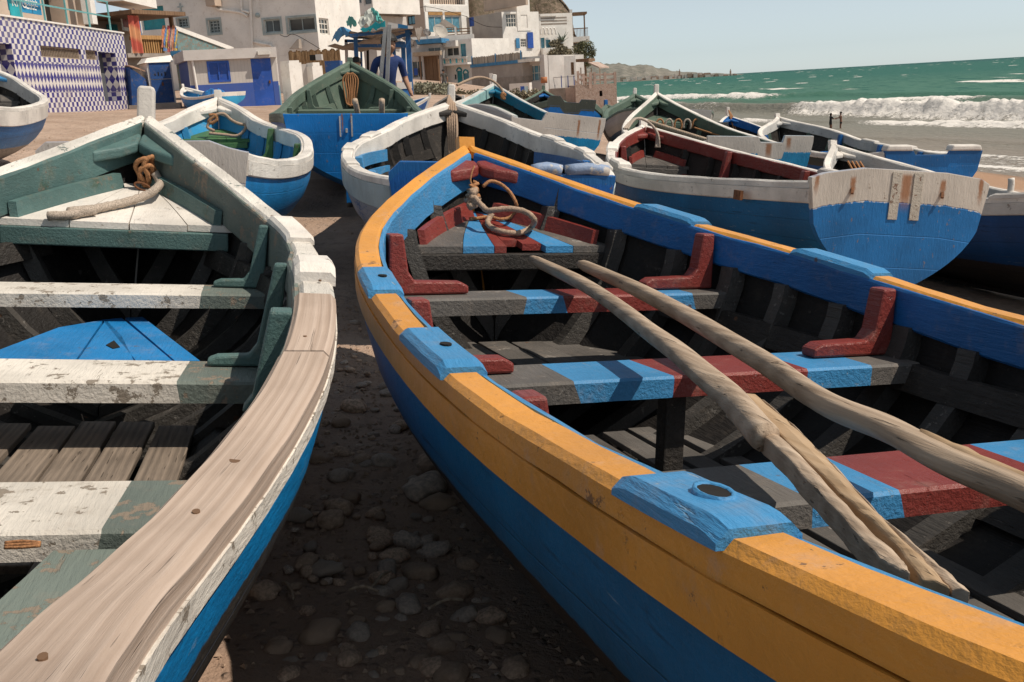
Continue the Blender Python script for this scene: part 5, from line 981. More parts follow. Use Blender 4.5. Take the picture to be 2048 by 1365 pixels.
t = thing('storage_locker', 'blue steel locker with rusty open lid left of the tall locker', 'locker'); F = pface(262, 205, 44, 302, 205, 44.6); z0, z1 = gnd(F), zat(F, 285, 134)
MB().hexa([F.p(0, z0), F.p(F.L, z0), F.p(F.L, z0, 1.2), F.p(0, z0, 1.2)], [F.p(.18, z1), F.p(F.L * .95, z1 - .55), F.p(F.L * .95, z1 - .3, 1.2), F.p(.18, z1, 1.2)]).build('body', m_lock, t); MB().hexa([F.p(.15, z1 + .01, -.05), F.p(F.L * .9, z1 - .2, -.05), F.p(F.L, z1 + .05, 1.3), F.p(.3, z1 + .15, 1.3)], [F.p(.15, z1 + .05, -.05), F.p(F.L * .9, z1 - .16, -.05), F.p(F.L, z1 + .1, 1.3), F.p(.3, z1 + .2, 1.3)]).build('lid', paint('rust_lid', (.42, .25, .17), (.2, .1, .06), .3, .8, .4), t)
t = thing('kerb_wall', 'low concrete kerb under the blue lockers', 'kerb'); F = pface(258, 215, 43.4, 362, 215, 43.8); m = MB(); F.box(m, 0, F.L, gnd(F), zat(F, 330, 207), 0, .5); m.build('kerb', m_conc, t)
# ---- the blue doored shed
F = pface(378, 150, 42.0, 555, 150, 43.4); t = thing('beach_shed', 'white boarded shed with blue door, blue shutter and blue lower band', 'shed')
g = N('shed_boards'); ob = g.sep(g.tc('UV')); st_ = g.step(g.math('ABSOLUTE', g.math('SUBTRACT', g.math('FRACT', g.math('DIVIDE', ob[0], .14)), .5)), .44, .5); zsp = zat(F, 450, 168); f = g.step(ob[1], zsp - .01, zsp + .01); n = g.noise(g.co(), 3, 5); cb = g.mix(f, (.022, .085, .38), (.56, .52, .48)); m_board = g.out(g.mix(g.math('MULTIPLY', st_, .35), g.mix(g.math('MULTIPLY', n, .3), cb, (.2, .18, .17)), (.1, .1, .12)), .7, g.bump(st_, -.5, .02))
o, S_ = shell(t, F, 3.2, gnd(F), zat(F, 470, 104), m_board, [((415, 122, 460, 165), ('win', m_cobalt, m_cobalt, 2, 1, .03)), ((506, 117, 546, 212), ('door', m_cobalt, m_cobalt, 1, 1, .05))])
m = MB(); z1 = zat(F, 470, 104); F.box(m, -.15, F.L + .02, z1 - .28, z1 + .12, -.22, 3.3); m.build('eave', m_wallg, t); zs = zat(F, 560, 171); m = MB(); S_.box(m, .0, 3.2, zs, z1 + .10, -.05, -.003); m.build('side_panel', m_wallw, t); m = MB(); S_.box(m, .0, 3.2, gnd(F), zs - .003, -.05, -.003); m.build('side_band', paint('pale_blue_band', (.22, .40, .52), (.3, .3, .3), .1, .7, .2), t)  # front boards greyed for grazing light, side panel whitened for sun
u, z = F.uz(382, 110); tube('drain_pipe', [F.p(u, z, -.08), F.p(u + .05, z - 1.4, -.08), F.p(u + .08, gnd(F), -.08)], .05, m_wallw, t, 8); u, z = F.uz(527, 108); m = MB(); F.box(m, u - .3, u + .22, z - .05, z + .09, -.4, -.23); m.build('lamp', m_framew, t)
t = thing('white_gatepost', 'white block wall right beside the shed', 'wall'); F = pface(584, 190, 46, 609, 190, 46.4); z1 = zat(F, 596, 121); m = MB(); F.box(m, 0, F.L, gnd(F), z1 - .1, 0, .8); F.box(m, .03, F.L - .1, z1 - .1, z1, 0, .8); m.build('wall', m_wallw, t)
t = thing('white_gatepost', 'round shouldered white gatepost next to the reed fence', 'gatepost'); F = pface(630, 190, 46.5, 650, 190, 46.8); z1 = zat(F, 640, 125); m = MB(); F.box(m, 0, F.L, gnd(F), z1 - .15, 0, .6); F.box(m, .04, F.L - .12, z1 - .15, z1, 0, .6); m.build('wall', m_wallw, t)
t = thing('gate', 'grey metal gate between two white gateposts', 'gate'); F = pface(609, 190, 46.9, 631, 190, 47); m = MB(); F.box(m, 0, F.L, gnd(F), zat(F, 620, 128), 0, .08); m.build('panel', m_wallg, t)
t = thing('reed_fence', 'brown reed thatch fence behind the white gateposts', 'fence'); F = pface(583, 150, 49, 684, 150, 50); gq = MB(); z1 = zat(F, 630, 101); nn = 200
for i in range(nn): a, c_ = F.L * i / nn, F.L * (i + 1) / nn; F.box(gq, a, c_, gnd(F), z1 + R_.uniform(-.09, .03) + .04 * math.sin(i * .23), R_.uniform(-.03, .0), .2)
gq.build('thatch', m_reed, t)
t = thing('air_conditioner', 'air conditioner unit on the reed fence', 'air conditioner'); F2 = pface(619, 116, 48.4, 643, 116, 48.4); fb(t, 'casing', m_wallg, F2, (631, 109, 643, 121), 0, .4); fb(t, 'grille', m_dark, F2, (619, 110, 631, 121), .02, .4)
t = thing('blue_tub', 'dark blue tub behind the green boat bow', 'tub'); fb(t, 'body', m_lock, pface(650, 130, 40, 678, 130, 40), (650, 122, 680, 145), 0, .8)
# ---- big white house and its neighbours
F = pface(272, 50, 62, 634, 50, 59); t = thing('white_house', 'large white house wall with pipes and grey framed windows above the shed', 'house'); PR = lambda nx, nz=1: ('proud', m_frame, m_glass, nx, nz, .18)
o, S_ = shell(t, F, 6.5, 1.5, zat(F, 450, -90), m_wallw, [((355, 37, 376, 55), PR(3, 3)), ((417, 40, 440, 67), PR(3, 4)), ((528, 39, 561, 66), PR(2)), ((576, 35, 630, 63), PR(2)), ((283, 13, 329, 60), ('door', m_framew, m_tealp, 1, 1, .2))], [((639, 37, 658, 70), WIN(m_framew, m_glass, 3, 3))])
for pts in ([(500, -40), (503, 22), (506, 98)], [(430, 14), (440, 20), (462, 22), (485, 26), (497, 33)], [(482, -40), (485, 18), (490, 22), (500, 26)], [(510, 84), (525, 88), (543, 91), (547, 99)]): tube('drain_pipe', [F.p(*F.uz(*q), -.1) for q in pts], .075, m_wallw, t, 8)
u, z = F.uz(362, 20); m = MB(); F.box(m, u - .04, u + .04, z - .35, z + .35, -.05, -.003); F.box(m, u - .2, u + .2, z + .12, z + .2, -.055, -.051); F.box(m, u - .16, u + .16, z - .2, z - .1, -.055, -.051); m.build('wall_emblem', m_frame, t); u, z = F.uz(516, 31); tube('vent', [F.p(u, z, -.12), F.p(u, z, 0)], .13, m_frame, t, 10)
m = MB(); r = F.rect((424, -30, 442, 14)); F.box(m, *r, -.8, -.003); m.build('chimney_breast', m_wallb, t); m = MB(); F.box(m, F.uz(505, 0)[0], F.L, zat(F, 560, -90), zat(F, 560, -30), -.5, -.003); m.build('upper_storey', m_wallw, t)
u0, z0 = F.uz(588, 99); MB().hexa([F.p(u0, z0, -.6), F.p(u0 + .6, z0, -.6), F.p(u0 + .6, z0, -.2), F.p(u0, z0, -.2)], [F.p(u0 + .5, z0 + .5, -.5), F.p(u0 + .6, z0 + .5, -.5), F.p(u0 + .6, z0 + .5, -.2), F.p(u0 + .5, z0 + .5, -.2)]).build('roof_scrap', m_conc, t)
F = pface(654, 50, 80, 708, 50, 79); t = thing('grey_white_house', 'narrow pale house with a grilled window and white bay', 'house'); shell(t, F, 6, 1.5, zat(F, 680, -70), m_wallg, [((666, 23, 687, 57), WIN(m_dark, m_glass, 6, 3)), ((664, -30, 697, 7), WIN(m_wood, m_glass, 2))])
F2 = pface(703, 50, 78, 749, 50, 76.5); shell(t, F2, 5, zat(F2, 725, 30), zat(F2, 725, -70), m_wallw, [((707, -30, 722, 9), WIN(nx=1)), ((726, -30, 742, 11), WIN(nx=1))], name='bay'); F3 = pface(710, 50, 79.5, 749, 50, 78.5); shell(t, F3, 4, 1.5, zat(F2, 725, 30) - .004, m_wallg, name='lower_wall')
F = pface(748, 50, 131, 850, 50, 124); t = thing('beige_house', 'tall beige house with arched window and white balcony side', 'house')
o, S_ = shell(t, F, 7.2, 1.5, zat(F, 850, -90), m_wallb, [((815, 32, 830, 50), WIN(m_dark, m_blueg, 2))], [((857, -60, 928, 9), ('hole', None, m_wallb, 1, 1, .9)), ((856, 33, 885, 66), WIN(m_framew, m_blueg, 2)), ((890, 33, 921, 66), WIN(m_framew, m_blueg, 2))], lit_side_mat=m_wallw)
u, z = F.uz(822, 30.5); tube('window_arch', [F.p(u + .28 * math.cos(a), z - .12 + .32 * math.sin(a), -.03) for a in np.linspace(0, math.pi, 9)], .06, m_dark, t, 6)
m = MB(); S_.box(m, .04, 4.02, zat(S_, 890, 70), zat(S_, 890, -90), -.06, -.003) if False else None
for x0, x1, y0, y1, mt, nm in ((850, 935, 11, 24, m_wallw, 'balcony_front'), (856, 922, 25, 31, m_orwood, 'lintel'), (850, 856, 24, 70, m_wallw, 'pier'), (885, 889, 24, 66, m_wallw, 'pier'), (922, 935, 24, 70, m_wallw, 'pier')): fb(t, nm, mt, S_, (x0, y0, x1, y1), -.12, -.003)
for i in range(16): x = 858 + i * 4.4; fb(t, 'baluster', m_dark, S_, (x, 0, x + 1.2, 10), .05, .1)
F = pface(818, 80, 119, 948, 80, 119); t = thing('roof_terrace', 'white roof terrace with rails in front of the beige house', 'terrace'); shell(t, F, 2.5, zat(F, 880, 84), zat(F, 880, 72), m_wallw, name='parapet')
for x in (911, 942): fb(t, 'post', m_wallw, F, (x - 2, 54, x + 2, 72), .1, .4)
for y in (58, 64, 69): fb(t, 'rail_bar', m_wood, F, (895, y - 1, 942, y + 1), .2, .3)
t = thing('terrace_canopy', 'dark pitched canopy on the roof terrace behind the satellite dishes', 'canopy'); a, c_, d_ = F.uz(870, 54), F.uz(888, 38), F.uz(913, 54); MB().hexa([F.p(*a, .6), F.p(*d_, .6), F.p(*d_, 3), F.p(*a, 3)], [F.p(c_[0] - .05, c_[1], .8), F.p(c_[0] + .05, c_[1], .8), F.p(c_[0] + .05, c_[1], 2.8), F.p(c_[0] - .05, c_[1], 2.8)]).build('cloth', m_conc, t); m = MB(); m.bar(F.p(a[0], a[1], .7), F.p(a[0], a[1] - 1.2, .7), .04).bar(F.p(d_[0], d_[1], .7), F.p(d_[0], d_[1] - 1.2, .7), .04); m.build('posts', m_wood, t)
def dish(px, py, rpx, Y, mat, lab):
    P = Vector(at(px, py, Y)); r = rpx * Y / FPX; nrm = Vector((.45, -.75, .5)).normalized(); x = nrm.orthogonal().normalized(); y = nrm.cross(x); t = thing('satellite_dish', lab, 'satellite dish', P); V = []; nr, ns = 5, 18
    for i in range(nr + 1):
        for k in range(ns): a = 2 * math.pi * k / ns; q = i / nr; V.append(x * (r * q * math.cos(a)) + y * (r * q * math.sin(a)) - nrm * (.32 * r * (1 - q * q)))
    mesh('reflector', V, [(i * ns + k, i * ns + (k + 1) % ns, (i + 1) * ns + (k + 1) % ns, (i + 1) * ns + k) for i in range(nr) for k in range(ns)], mat, t, smooth=True); m = MB(); m.bar(y * -r * .9, nrm * r * .8, .03).bar(-nrm * r * .4, Vector((0, .1, -r * 1.9)), .045); m.build('mast', m_wallg, t); m = MB(); m.box(-.09, .09, -.09, .09, -.09, .09); o = m.build('receiver', m_framew, t); o.location = nrm * r * .8
dish(854, 65, 8, 111, plain('dish_dark', (.14, .12, .11), .6), 'small dark satellite dish on the cafe roof'); dish(881, 62, 15, 111, plain('dish_pale', (.42, .38, .33), .6), 'large pale satellite dish on the cafe roof')
F = pface(745, 130, 112, 884, 130, 110); t = thing('cafe', 'low cafe with wide dark window, brown doors and a blue awning', 'cafe'); z0 = gnd(F) - .6
o, S_ = shell(t, F, 6, z0, zat(F, 815, 92), m_wallg, [((823, 122, 845, 156), WIN(m_framew, m_glass, 2, 1, .3)), ((848, 112, 880, 165), ('win', m_wood, m_wood, 4, 1, .3)), ((856, 95, 885, 105), WIN(m_framew, m_glass, 2)), ((760, 122, 815, 160), HOLE)]); fb(t, 'awning', m_awn, F, (835, 79, 890, 88), -1.2, 1.5); fb(t, 'beam', m_pole, F, (832, 104, 886, 112), -1.0, -.3); fb(t, 'board', m_orwood, F, (724, 103, 741, 150), -.3, -.1)
for x in (846, 882): fb(t, 'post', m_wood, F, (x - 1, 112, x + 1, 172), -.9, -.6)
fb(t, 'blue_crate_sign', m_cobalt, F, (829, 137, 836, 151), -.12, -.02)
F = pface(884, 130, 112, 946, 130, 109); t = thing('balcony_house', 'white house with teal arched door and a balustraded balcony', 'house'); TL = lambda: WIN(m_tealp, m_blueg, 1, 2, .15)
shell(t, F, 6, gnd(F) - .5, zat(F, 915, 80), m_wallw, [((893, 95, 918, 113), WIN(m_framew, m_glass, 2)), ((921, 88, 932, 114), TL()), ((914, 142, 925, 170), ('door', m_tealp, m_tealp, 1, 1, .15)), ((926, 147, 938, 160), TL()), ((908, 149, 913, 160), WIN(nx=1))]); fb(t, 'balcony_slab', m_wallw, F, (884, 127, 948, 131), -1.0, -.003); fb(t, 'top_rail', m_framew, F, (886, 115, 946, 117.5), -1.0, -.85); fb(t, 'awning', m_framew, F, (897, 82, 923, 94), -.9, -.5)
for i in range(15): x = 888 + i * 4; fb(t, 'baluster', m_wallb if i % 3 else m_tealp, F, (x, 117.5, x + 1.6, 127), -.98, -.88)
for x in (919, 932): u, z = F.uz(x, 143 if x == 919 else 147); tube('door_arch', [F.p(u + .36 * math.cos(a), z + .34 * math.sin(a), -.06) for a in np.linspace(0, math.pi, 8)], .08, m_tealp, t, 6)
# ---- shaded grey gable and white front on the right
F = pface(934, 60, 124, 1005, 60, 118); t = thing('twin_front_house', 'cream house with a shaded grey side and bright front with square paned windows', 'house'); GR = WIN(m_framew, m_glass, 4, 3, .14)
o, S_ = shell(t, F, 5.2, 1, zat(F, 1005, 24), m_shade, [((938, 35, 948, 53), WIN(m_cobalt, m_cobalt, 1)), ((979, 80, 987, 92), WIN(m_cobalt, m_glass, 1))], [((1012, 28, 1033, 55), GR), ((1041, 78, 1053, 95), WIN(m_framew, m_glass, 3, 3))], lit_side_mat=m_wallw)
fb(t, 'front_wash', m_wallw, S_, (1034, 20, 1037, 110), -.02, -.002) if False else None
for (x0, y0, x1, y1) in ((1054, 65, 1065, 97), (1031, 77, 1038, 97)): fb(t, 'shutter', m_cobalt if x0 > 1050 else m_awn, S_, (x0, y0, x1, y1), -.16, -.08)
Fb = Face(S_.p(S_.uz(1035, 60)[0], 0, -.06), S_.p(S_.uz(1061, 60)[0], 0, -.06)); shell(t, Fb, 4.5, zat(S_, 1045, 62), zat(S_, 1045, -3), m_wallw, [((1042, 30, 1055, 57), WIN(m_framew, m_glass, 2, 3))], name='stair_tower'); fb(t, 'roof_wall', m_wallb, F, (950, -6, 1034, 17), 1.2, 1.5)
F = pface(1062, 60, 124, 1079, 60, 121.5); t = thing('arcade_house', 'white house with scalloped arches and teal windows by the brown cliff', 'house'); o, S_ = shell(t, F, 4.2, 1, zat(F, 1079, 28), m_wallg, [((1064, 34, 1075, 48), WIN(m_framew, m_wallw, 3, 3))], [((1082, 76, 1089, 97), WIN(m_tealp, m_blueg, 1)), ((1092, 80, 1101, 97), WIN(m_tealp, m_blueg, 2))], lit_side_mat=m_wallw); fb(t, 'terrace_front', m_wallw, S_, (1079, 97, 1112, 112), -1.2, -.003); fb(t, 'parapet', m_wallw, S_, (1079, 28, 1112, 33), -.2, -.003)
for k in range(3):
    z = zat(S_, 1092, 37 + 6 * k); m = MB(); [S_.box(m, .3 + .26 * i, .42 + .26 * i, z - .08, z + .08, -.012, -.002) for i in range(12)]; S_.box(m, .2, 3.5, z - .1, z + .1, -.004, -.001); m.build('lattice', m_conc, t)
for k in range(4): x = 1083 + 7.2 * k; u, z = S_.uz(x, 70); tube('arch', [S_.p(u + .26 * math.cos(a), z + .75 * math.sin(a), -.5) for a in np.linspace(0, math.pi, 9)], .09, m_wallw, t, 6)
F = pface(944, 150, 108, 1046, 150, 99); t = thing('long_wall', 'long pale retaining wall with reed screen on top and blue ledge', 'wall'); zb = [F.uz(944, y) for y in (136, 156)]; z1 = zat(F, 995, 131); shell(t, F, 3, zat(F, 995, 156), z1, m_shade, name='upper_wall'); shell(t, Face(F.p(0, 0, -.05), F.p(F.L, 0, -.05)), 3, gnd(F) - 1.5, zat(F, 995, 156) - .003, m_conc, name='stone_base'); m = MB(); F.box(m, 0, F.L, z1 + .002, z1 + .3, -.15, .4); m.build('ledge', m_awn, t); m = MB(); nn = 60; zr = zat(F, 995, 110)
for i in range(nn): F.box(m, F.L * i / nn + .02, F.L * (i + .8) / nn, z1 + .3, zr + R_.uniform(-.05, .05), 0, .06)
m.build('reed_screen', m_screen, t)
for i in range(3): u = F.L * (.02 + .48 * i); m = MB(); F.box(m, u, u + .12, z1 + .3, zr + .15, -.08, -.003); m.build('screen_post', m_awn, t)
F = pface(1044, 150, 100, 1098, 150, 98); t = thing('restaurant', 'white beach restaurant with white awning, glass front and terrace wall', 'restaurant'); shell(t, F, 6, gnd(F) - 1, zat(F, 1070, 113), m_wallg, [((1046, 133, 1053, 163), WIN(m_dark, m_framew, 1)), ((1056, 130, 1084, 163), WIN(m_framew, m_blueg, 3, 2, .3))]); fb(t, 'awning', m_framew, F, (1053, 118, 1088, 124), -1.4, .2); fb(t, 'terrace_wall', m_wallw, F, (1052, 165, 1092, 196), -2.6, -2.2); fb(t, 'pillar', m_wallg, F, (1088, 110, 1097, 190), -.6, -.003)
t = thing('flower_pot', 'terracotta pot on the restaurant terrace wall', 'pot'); P = at(1088, 160, 96); tube('pot', [(P[0], P[1], P[2] - .3), (P[0], P[1], P[2] + .25)], .32, plain('terracotta', (.42, .17, .08), .8), t, 10)
t = thing('menu_sign', 'blue and white sign board below the restaurant terrace', 'sign'); F2 = pface(1041, 180, 92, 1057, 180, 92); fb(t, 'board', m_cobalt, F2, (1041, 173, 1049, 187), 0, .06); fb(t, 'poster', m_paleblue, F2, (1049, 173, 1056.5, 186), 0, .06)
F = pface(1097, 150, 100, 1152, 150, 100); t = thing('white_annex', 'white annex with brown doorways and blue railing posts above the stone terrace', 'house'); shell(t, F, 5, gnd(F) - 2, zat(F, 1125, 113), m_wallw, [((1104, 122, 1112, 165), WIN(m_wood, m_wallb, 1, 1, .2)), ((1119, 130, 1126, 165), WIN(m_wood, m_wallb, 1, 1, .2)), ((1142, 125, 1148, 150), ('door', m_wood, m_wood, 1, 1, .15))])
for x in (1121, 1134, 1146): fb(t, 'railing_post', m_cobalt, F, (x - .8, 152, x + .8, 176), -1.5, -1.4)
fb(t, 'rail_bar', m_wallg, F, (1105, 154, 1148, 155.5), -1.5, -1.45)
# ---- stone terrace
F = pface(1098, 200, 93, 1151, 200, 92); t = thing('block_wall', 'pink rendered wall with a grey block panel left of the stone terrace', 'wall'); shell(t, F, 4, -3.5, zat(F, 1125, 177), m_pink); fb(t, 'grey_panel', m_conc, F, (1102, 177, 1131, 205), -.05, -.003)
F = pface(1151, 200, 91, 1234, 200, 91); t = thing('stone_terrace', 'rubble stone sea terrace wall with stair and small slit window', 'terrace'); z1 = zat(F, 1210, 168); o, S_ = shell(t, F, 9, -4.5, z1, m_stone, [((1199, 182, 1205, 193), HOLE)]); a, c_ = F.uz(1152, 160), F.uz(1190, 183); MB().hexa([F.p(0, -4.4, -.5), F.p(c_[0] + .3, -4.4, -.5), F.p(c_[0] + .3, -4.4, -.003), F.p(0, -4.4, -.003)], [F.p(0, a[1], -.5), F.p(c_[0] + .3, c_[1] - .6, -.5), F.p(c_[0] + .3, c_[1] - .6, -.003), F.p(0, a[1], -.003)]).build('stair_flight', m_stone, t)
def prail(lab, pts, F, d):
    t = thing('railing', lab, 'railing')
    for i, (x, y) in enumerate(pts):
        u, z = F.uz(x, y); m = MB(); F.box(m, u - .11, u + .11, z - .05, z + .95, d, d + .3); m.build('post', m_pink, t)
    for (xa, ya), (xb, yb) in zip(pts[:-1], pts[1:]):
        for h in (.30, .75): a, c_ = F.uz(xa, ya), F.uz(xb, yb); q = MB(); q.bar(F.p(a[0], a[1] + h, d + .15), F.p(c_[0], c_[1] + h, d + .15), .08); q.build('rail_bar', m_pink, t)
prail('pink concrete railing along the top of the stone terrace', [(1182, 167), (1190, 167), (1211, 167), (1231, 166)], F, .1); prail('pink concrete railing going down the stair of the stone terrace', [(1156, 165), (1167, 170), (1180, 176)], F, -.45)
t = thing('sun_canopy', 'tan cloth canopy on thin posts over the stone terrace', 'canopy'); F2 = pface(1150, 140, 96, 1200, 140, 95); a, c_ = F2.uz(1176, 127), F2.uz(1198, 137); MB().hexa([F2.p(a[0], a[1], 0), F2.p(c_[0], c_[1], 0), F2.p(c_[0], c_[1], 3), F2.p(a[0], a[1], 3)], [F2.p(a[0], a[1] + .12, 0), F2.p(c_[0], c_[1] + .12, 0), F2.p(c_[0], c_[1] + .12, 3), F2.p(a[0], a[1] + .12, 3)]).build('cloth', m_pink, t)
for x in (1160, 1181, 1198): u, z = F2.uz(x, 137); m = MB(); m.bar(F2.p(u, z - 2.2, .2), F2.p(u, z + .05, .2), .05); m.build('post', m_pole, t)
fb(t, 'slat_roof', m_wood, F2, (1150, 118, 1176, 124), .2, 2)
F = pface(1143, 60, 127, 1176, 60, 127); t = thing('clifftop_house', 'white clifftop house with a wooden balcony and open pergola', 'house'); shell(t, pface(1143, 60, 128, 1167, 60, 128), 5, 2, zat(F, 1155, 82), m_wallw, [((1147, 86, 1163, 106), WIN(m_wood, m_glass, 2))]); fb(t, 'balcony_slab', m_wallw, F, (1132, 75, 1177, 85), -1.5, 1); fb(t, 'column', m_wallw, F, (1140, 20, 1145, 75), -.5, 1); fb(t, 'pergola_roof', m_wood, F, (1144, 26, 1172, 30), -1.4, 2); fb(t, 'pergola_post', m_wood, F, (1166, 29, 1168.5, 75), -1.3, -1.1); fb(t, 'top_rail', m_wood, F, (1130, 58, 1174, 60), -1.4, -1.3)
for i in range(16): x = 1131 + i * 2.8; fb(t, 'baluster', m_wood, F, (x, 60, x + .8, 75), -1.38, -1.32)
# ---- brown cliff, plants
g = N('cliff_earth'); co = g.co(rnd=False); n1 = g.noise(co, .25, 7, .65); n2 = g.noise(co, 2.2, 6, .7); m_cliff = g.out(g.mix(g.step(n2, .35, .68), g.mix(g.step(n1, .35, .65), (.21, .15, .11), (.30, .22, .165)), (.10, .085, .05)), .95, g.bump(n2, .9, .5))
V = []; F_ = []; nx_, ny_ = 60, 26; Yc = 134
for j in range(ny_):
    f = j / (ny_ - 1)
    for i in range(nx_):
        px = 640 + (1152 - 640) * i / (nx_ - 1); top = float(np.interp(px, [640, 1040, 1085, 1112, 1130, 1143, 1149, 1152], [-260, -120, -60, -22, 4, 18, 60, 110])); Ptop = at(px, top, Yc + 8); z = 1 + (Ptop[2] - 1) * min(1, f * 1.35) ** .7; k = fbm(np.array([px * .05]), np.array([f * 7.]), 4)[0] - .45
        V.append((Ptop[0] + k * 1.2 - (f ** 2) * .5, Yc + f * 14 + k * 5 * (1 - f * .3) - 3 * math.sin(i * .23), z + k * 1.4 * min(1, f * 2)))
for j in range(ny_ - 1):
    for i in range(nx_ - 1): a = j * nx_ + i; F_.append((a, a + 1, a + nx_ + 1, a + nx_))
tag(mesh('hillside', V, F_, m_cliff, smooth=True), kind='structure')
def leafmat(nm, c): g = N(nm); n = g.noise(g.co(), 1.3, 4); ran = g.n('ObjectInfo'); return g.out(g.mix(g.step(n, .3, .7), mulc(c, .6), mulc(c, 1.35)), .8)
m_leaf1 = leafmat('olive_leaf', (.15, .15, .08)); m_dry = leafmat('dry_scrub', (.21, .18, .12)); m_agave = leafmat('agave_leaf', (.16, .20, .15))
def leaves(name, parent, blobs, n, size, mat, seed=1, up=0):
    r = random.Random(seed); V = []; F = []
    for _ in range(n):
        bx, by, bz, rx, rz = r.choice(blobs); d = Vector((r.gauss(0, 1), r.gauss(0, 1), r.gauss(0, 1))).normalized() * (r.random() ** .45); c = Vector((bx + d.x * rx, by + d.y * rx, bz + d.z * rz)); a = Vector((r.gauss(0, 1), r.gauss(0, 1), r.gauss(0, .7) + up)).normalized(); b_ = a.orthogonal(); b_.rotate(Quaternion(a, r.uniform(0, 6.28))); l = size * r.uniform(.6, 1.4); n0 = len(V); V += [c, c + a * l * .5 + b_ * l * .3, c + a * l, c + a * l * .5 - b_ * l * .3]; F.append((n0, n0 + 1, n0 + 2, n0 + 3))
    return mesh(name, V, F, mat, parent)
P = at(1170, 130, 112); t = thing('tree', 'round olive green tree beside the clifftop house', 'tree', P); pxm = 112 / FPX
bl = [(-.55, 0, 1.5, .8, .8), (.35, .2, 1.9, .75, .7), (.1, -.3, .9, .9, .7), (.8, 0, 1.2, .5, .6), (-.2, 0, 2.1, .5, .35), (-.9, .1, .6, .5, .5), (.3, 0, .2, .45, .45)]
tube('trunk', [(0, 0, -2.5), (.05, 0, -.6), (-.1, 0, .8), (.1, 0, 1.5)], .12, m_wood, t, 7); leaves('crown', t, bl, 3600, .16, m_leaf1, 3)
P = at(1124, 84, 122); t = thing('agave', 'pale green agave on the cliff below the balcony', 'plant', P); m = MB(); rr_ = random.Random(4)
for k in range(22): a = rr_.uniform(0, 6.28); e = rr_.uniform(.3, 1.3); l = rr_.uniform(.8, 1.5); d = Vector((math.cos(a) * math.cos(e), math.sin(a) * math.cos(e), math.sin(e))); x = Vector((-math.sin(a), math.cos(a), 0)) * .1; m.add([-x, x, d * l * .6 + x * .8, d * l, d * l * .6 - x * .8], [(0, 1, 2, 3, 4)])
m.build('leaf_rosette', m_agave, t)
def scrub(lab, pts, n, size, mat, seed, up=.6): o = leaves('dry_scrub', None, pts, n, size, mat, seed, up); return tag(o, lab, 'scrub', kind='stuff')
pts = []
for (x, y, Y) in ((1105, 82, 124), (1112, 92, 122), (1120, 104, 121), (1130, 108, 120), (1110, 110, 120), (1138, 100, 124), (1128, 92, 124)): P = at(x, y, Y); pts.append((P[0], P[1], P[2], .9, .6))
scrub('dry brown scrub on the cliff below the clifftop house', pts, 2600, .3, m_dry, 5)
pts = []
for k in range(16): P = at(826 + k * 4.6, 182 - (k % 3) * 2.5, 58 + (k % 4) * 2); pts.append((P[0], P[1], float(ground(P[0], P[1])) + .28 if k % 2 else P[2] - .1, .5, .30))
scrub('grey green dry scrub growing on the sand before the cafe', pts, 4200, .13, leafmat('grey_scrub', (.22, .21, .15)), 6)
pts = [tuple(at(900 + 12 * k, 197 - (k % 3) * 3, 60)) + (.6, .35) for k in range(16)]
scrub('brown weeds and litter heaps before the long wall', pts, 2500, .16, m_dry, 9)
t = thing('white_post', 'white painted post standing before the long wall', 'post'); P = at(984, 180, 40); MB().box(-.07, .07, -.07, .07, -.6, .62, 0).build('post', m_white, t); t.location = P
t = thing('wooden_bench', 'brown wooden bench frame beside the walking man', 'bench'); F2 = pface(868, 178, 74, 896, 178, 74); fb(t, 'seat', m_orwood, F2, (868, 172, 895, 174.5), 0, .6); fb(t, 'leg', m_orwood, F2, (892, 174.5, 895, 186), 0, .1); fb(t, 'leg', m_orwood, F2, (868, 174.5, 871, 186), 0, .1)
# ---- blue market stall with striped valances
g = N('striped_valance'); ob = g.sep(g.tc('UV')); m_strp = g.out(g.mix(g.step(g.math('FRACT', g.math('DIVIDE', ob[0], .36)), .48, .52), (.68, .64, .60), (.03, .17, .36)), .85)
t = thing('market_stall', 'ramshackle blue poled stall with striped valances and torn teal tarps', 'stall'); m_bpole = paint('stall_blue', (.03, .14, .36), (.3, .3, .3), .3, .5, .3); m_gpole = paint('grey_plank', (.33, .33, .33), (.5, .48, .45), .3, .7, .3)
def pole(par, pts, Y, r, mat, nm='pole'): a, c_ = at(*pts[0], Y), at(*pts[1], Y); q = MB(); q.bar(a, c_, r); return q.build(nm, mat, par)
for (xa, ya, xb, yb, Y, r, mt) in ((711, 74, 716, 190, 20.5, .038, m_bpole), (815, 52, 822, 190, 19.5, .045, m_bpole), (806, 84, 810, 190, 21.5, .042, m_bpole), (786, 74, 790, 130, 23, .035, m_bpole), (692, 80, 696, 190, 22, .03, m_wallg), (735, 80, 737, 190, 24, .025, m_dark), (722, 92, 724, 160, 24, .022, m_bpole), (771, 55, 761, 165, 15.9, .028, m_gpole), (779, 50, 774, 170, 15.9, .028, m_gpole)): pole(t, ((xa, ya), (xb, yb)), Y, r, mt)
for (xa, ya, xb, yb, Y) in ((700, 72, 826, 58, 19.6), (712, 92, 818, 92, 20.5), (690, 82, 806, 86, 22), (786, 78, 824, 66, 19.6)): pole(t, ((xa, ya), (xb, yb)), Y, .03, m_bpole, 'beam')
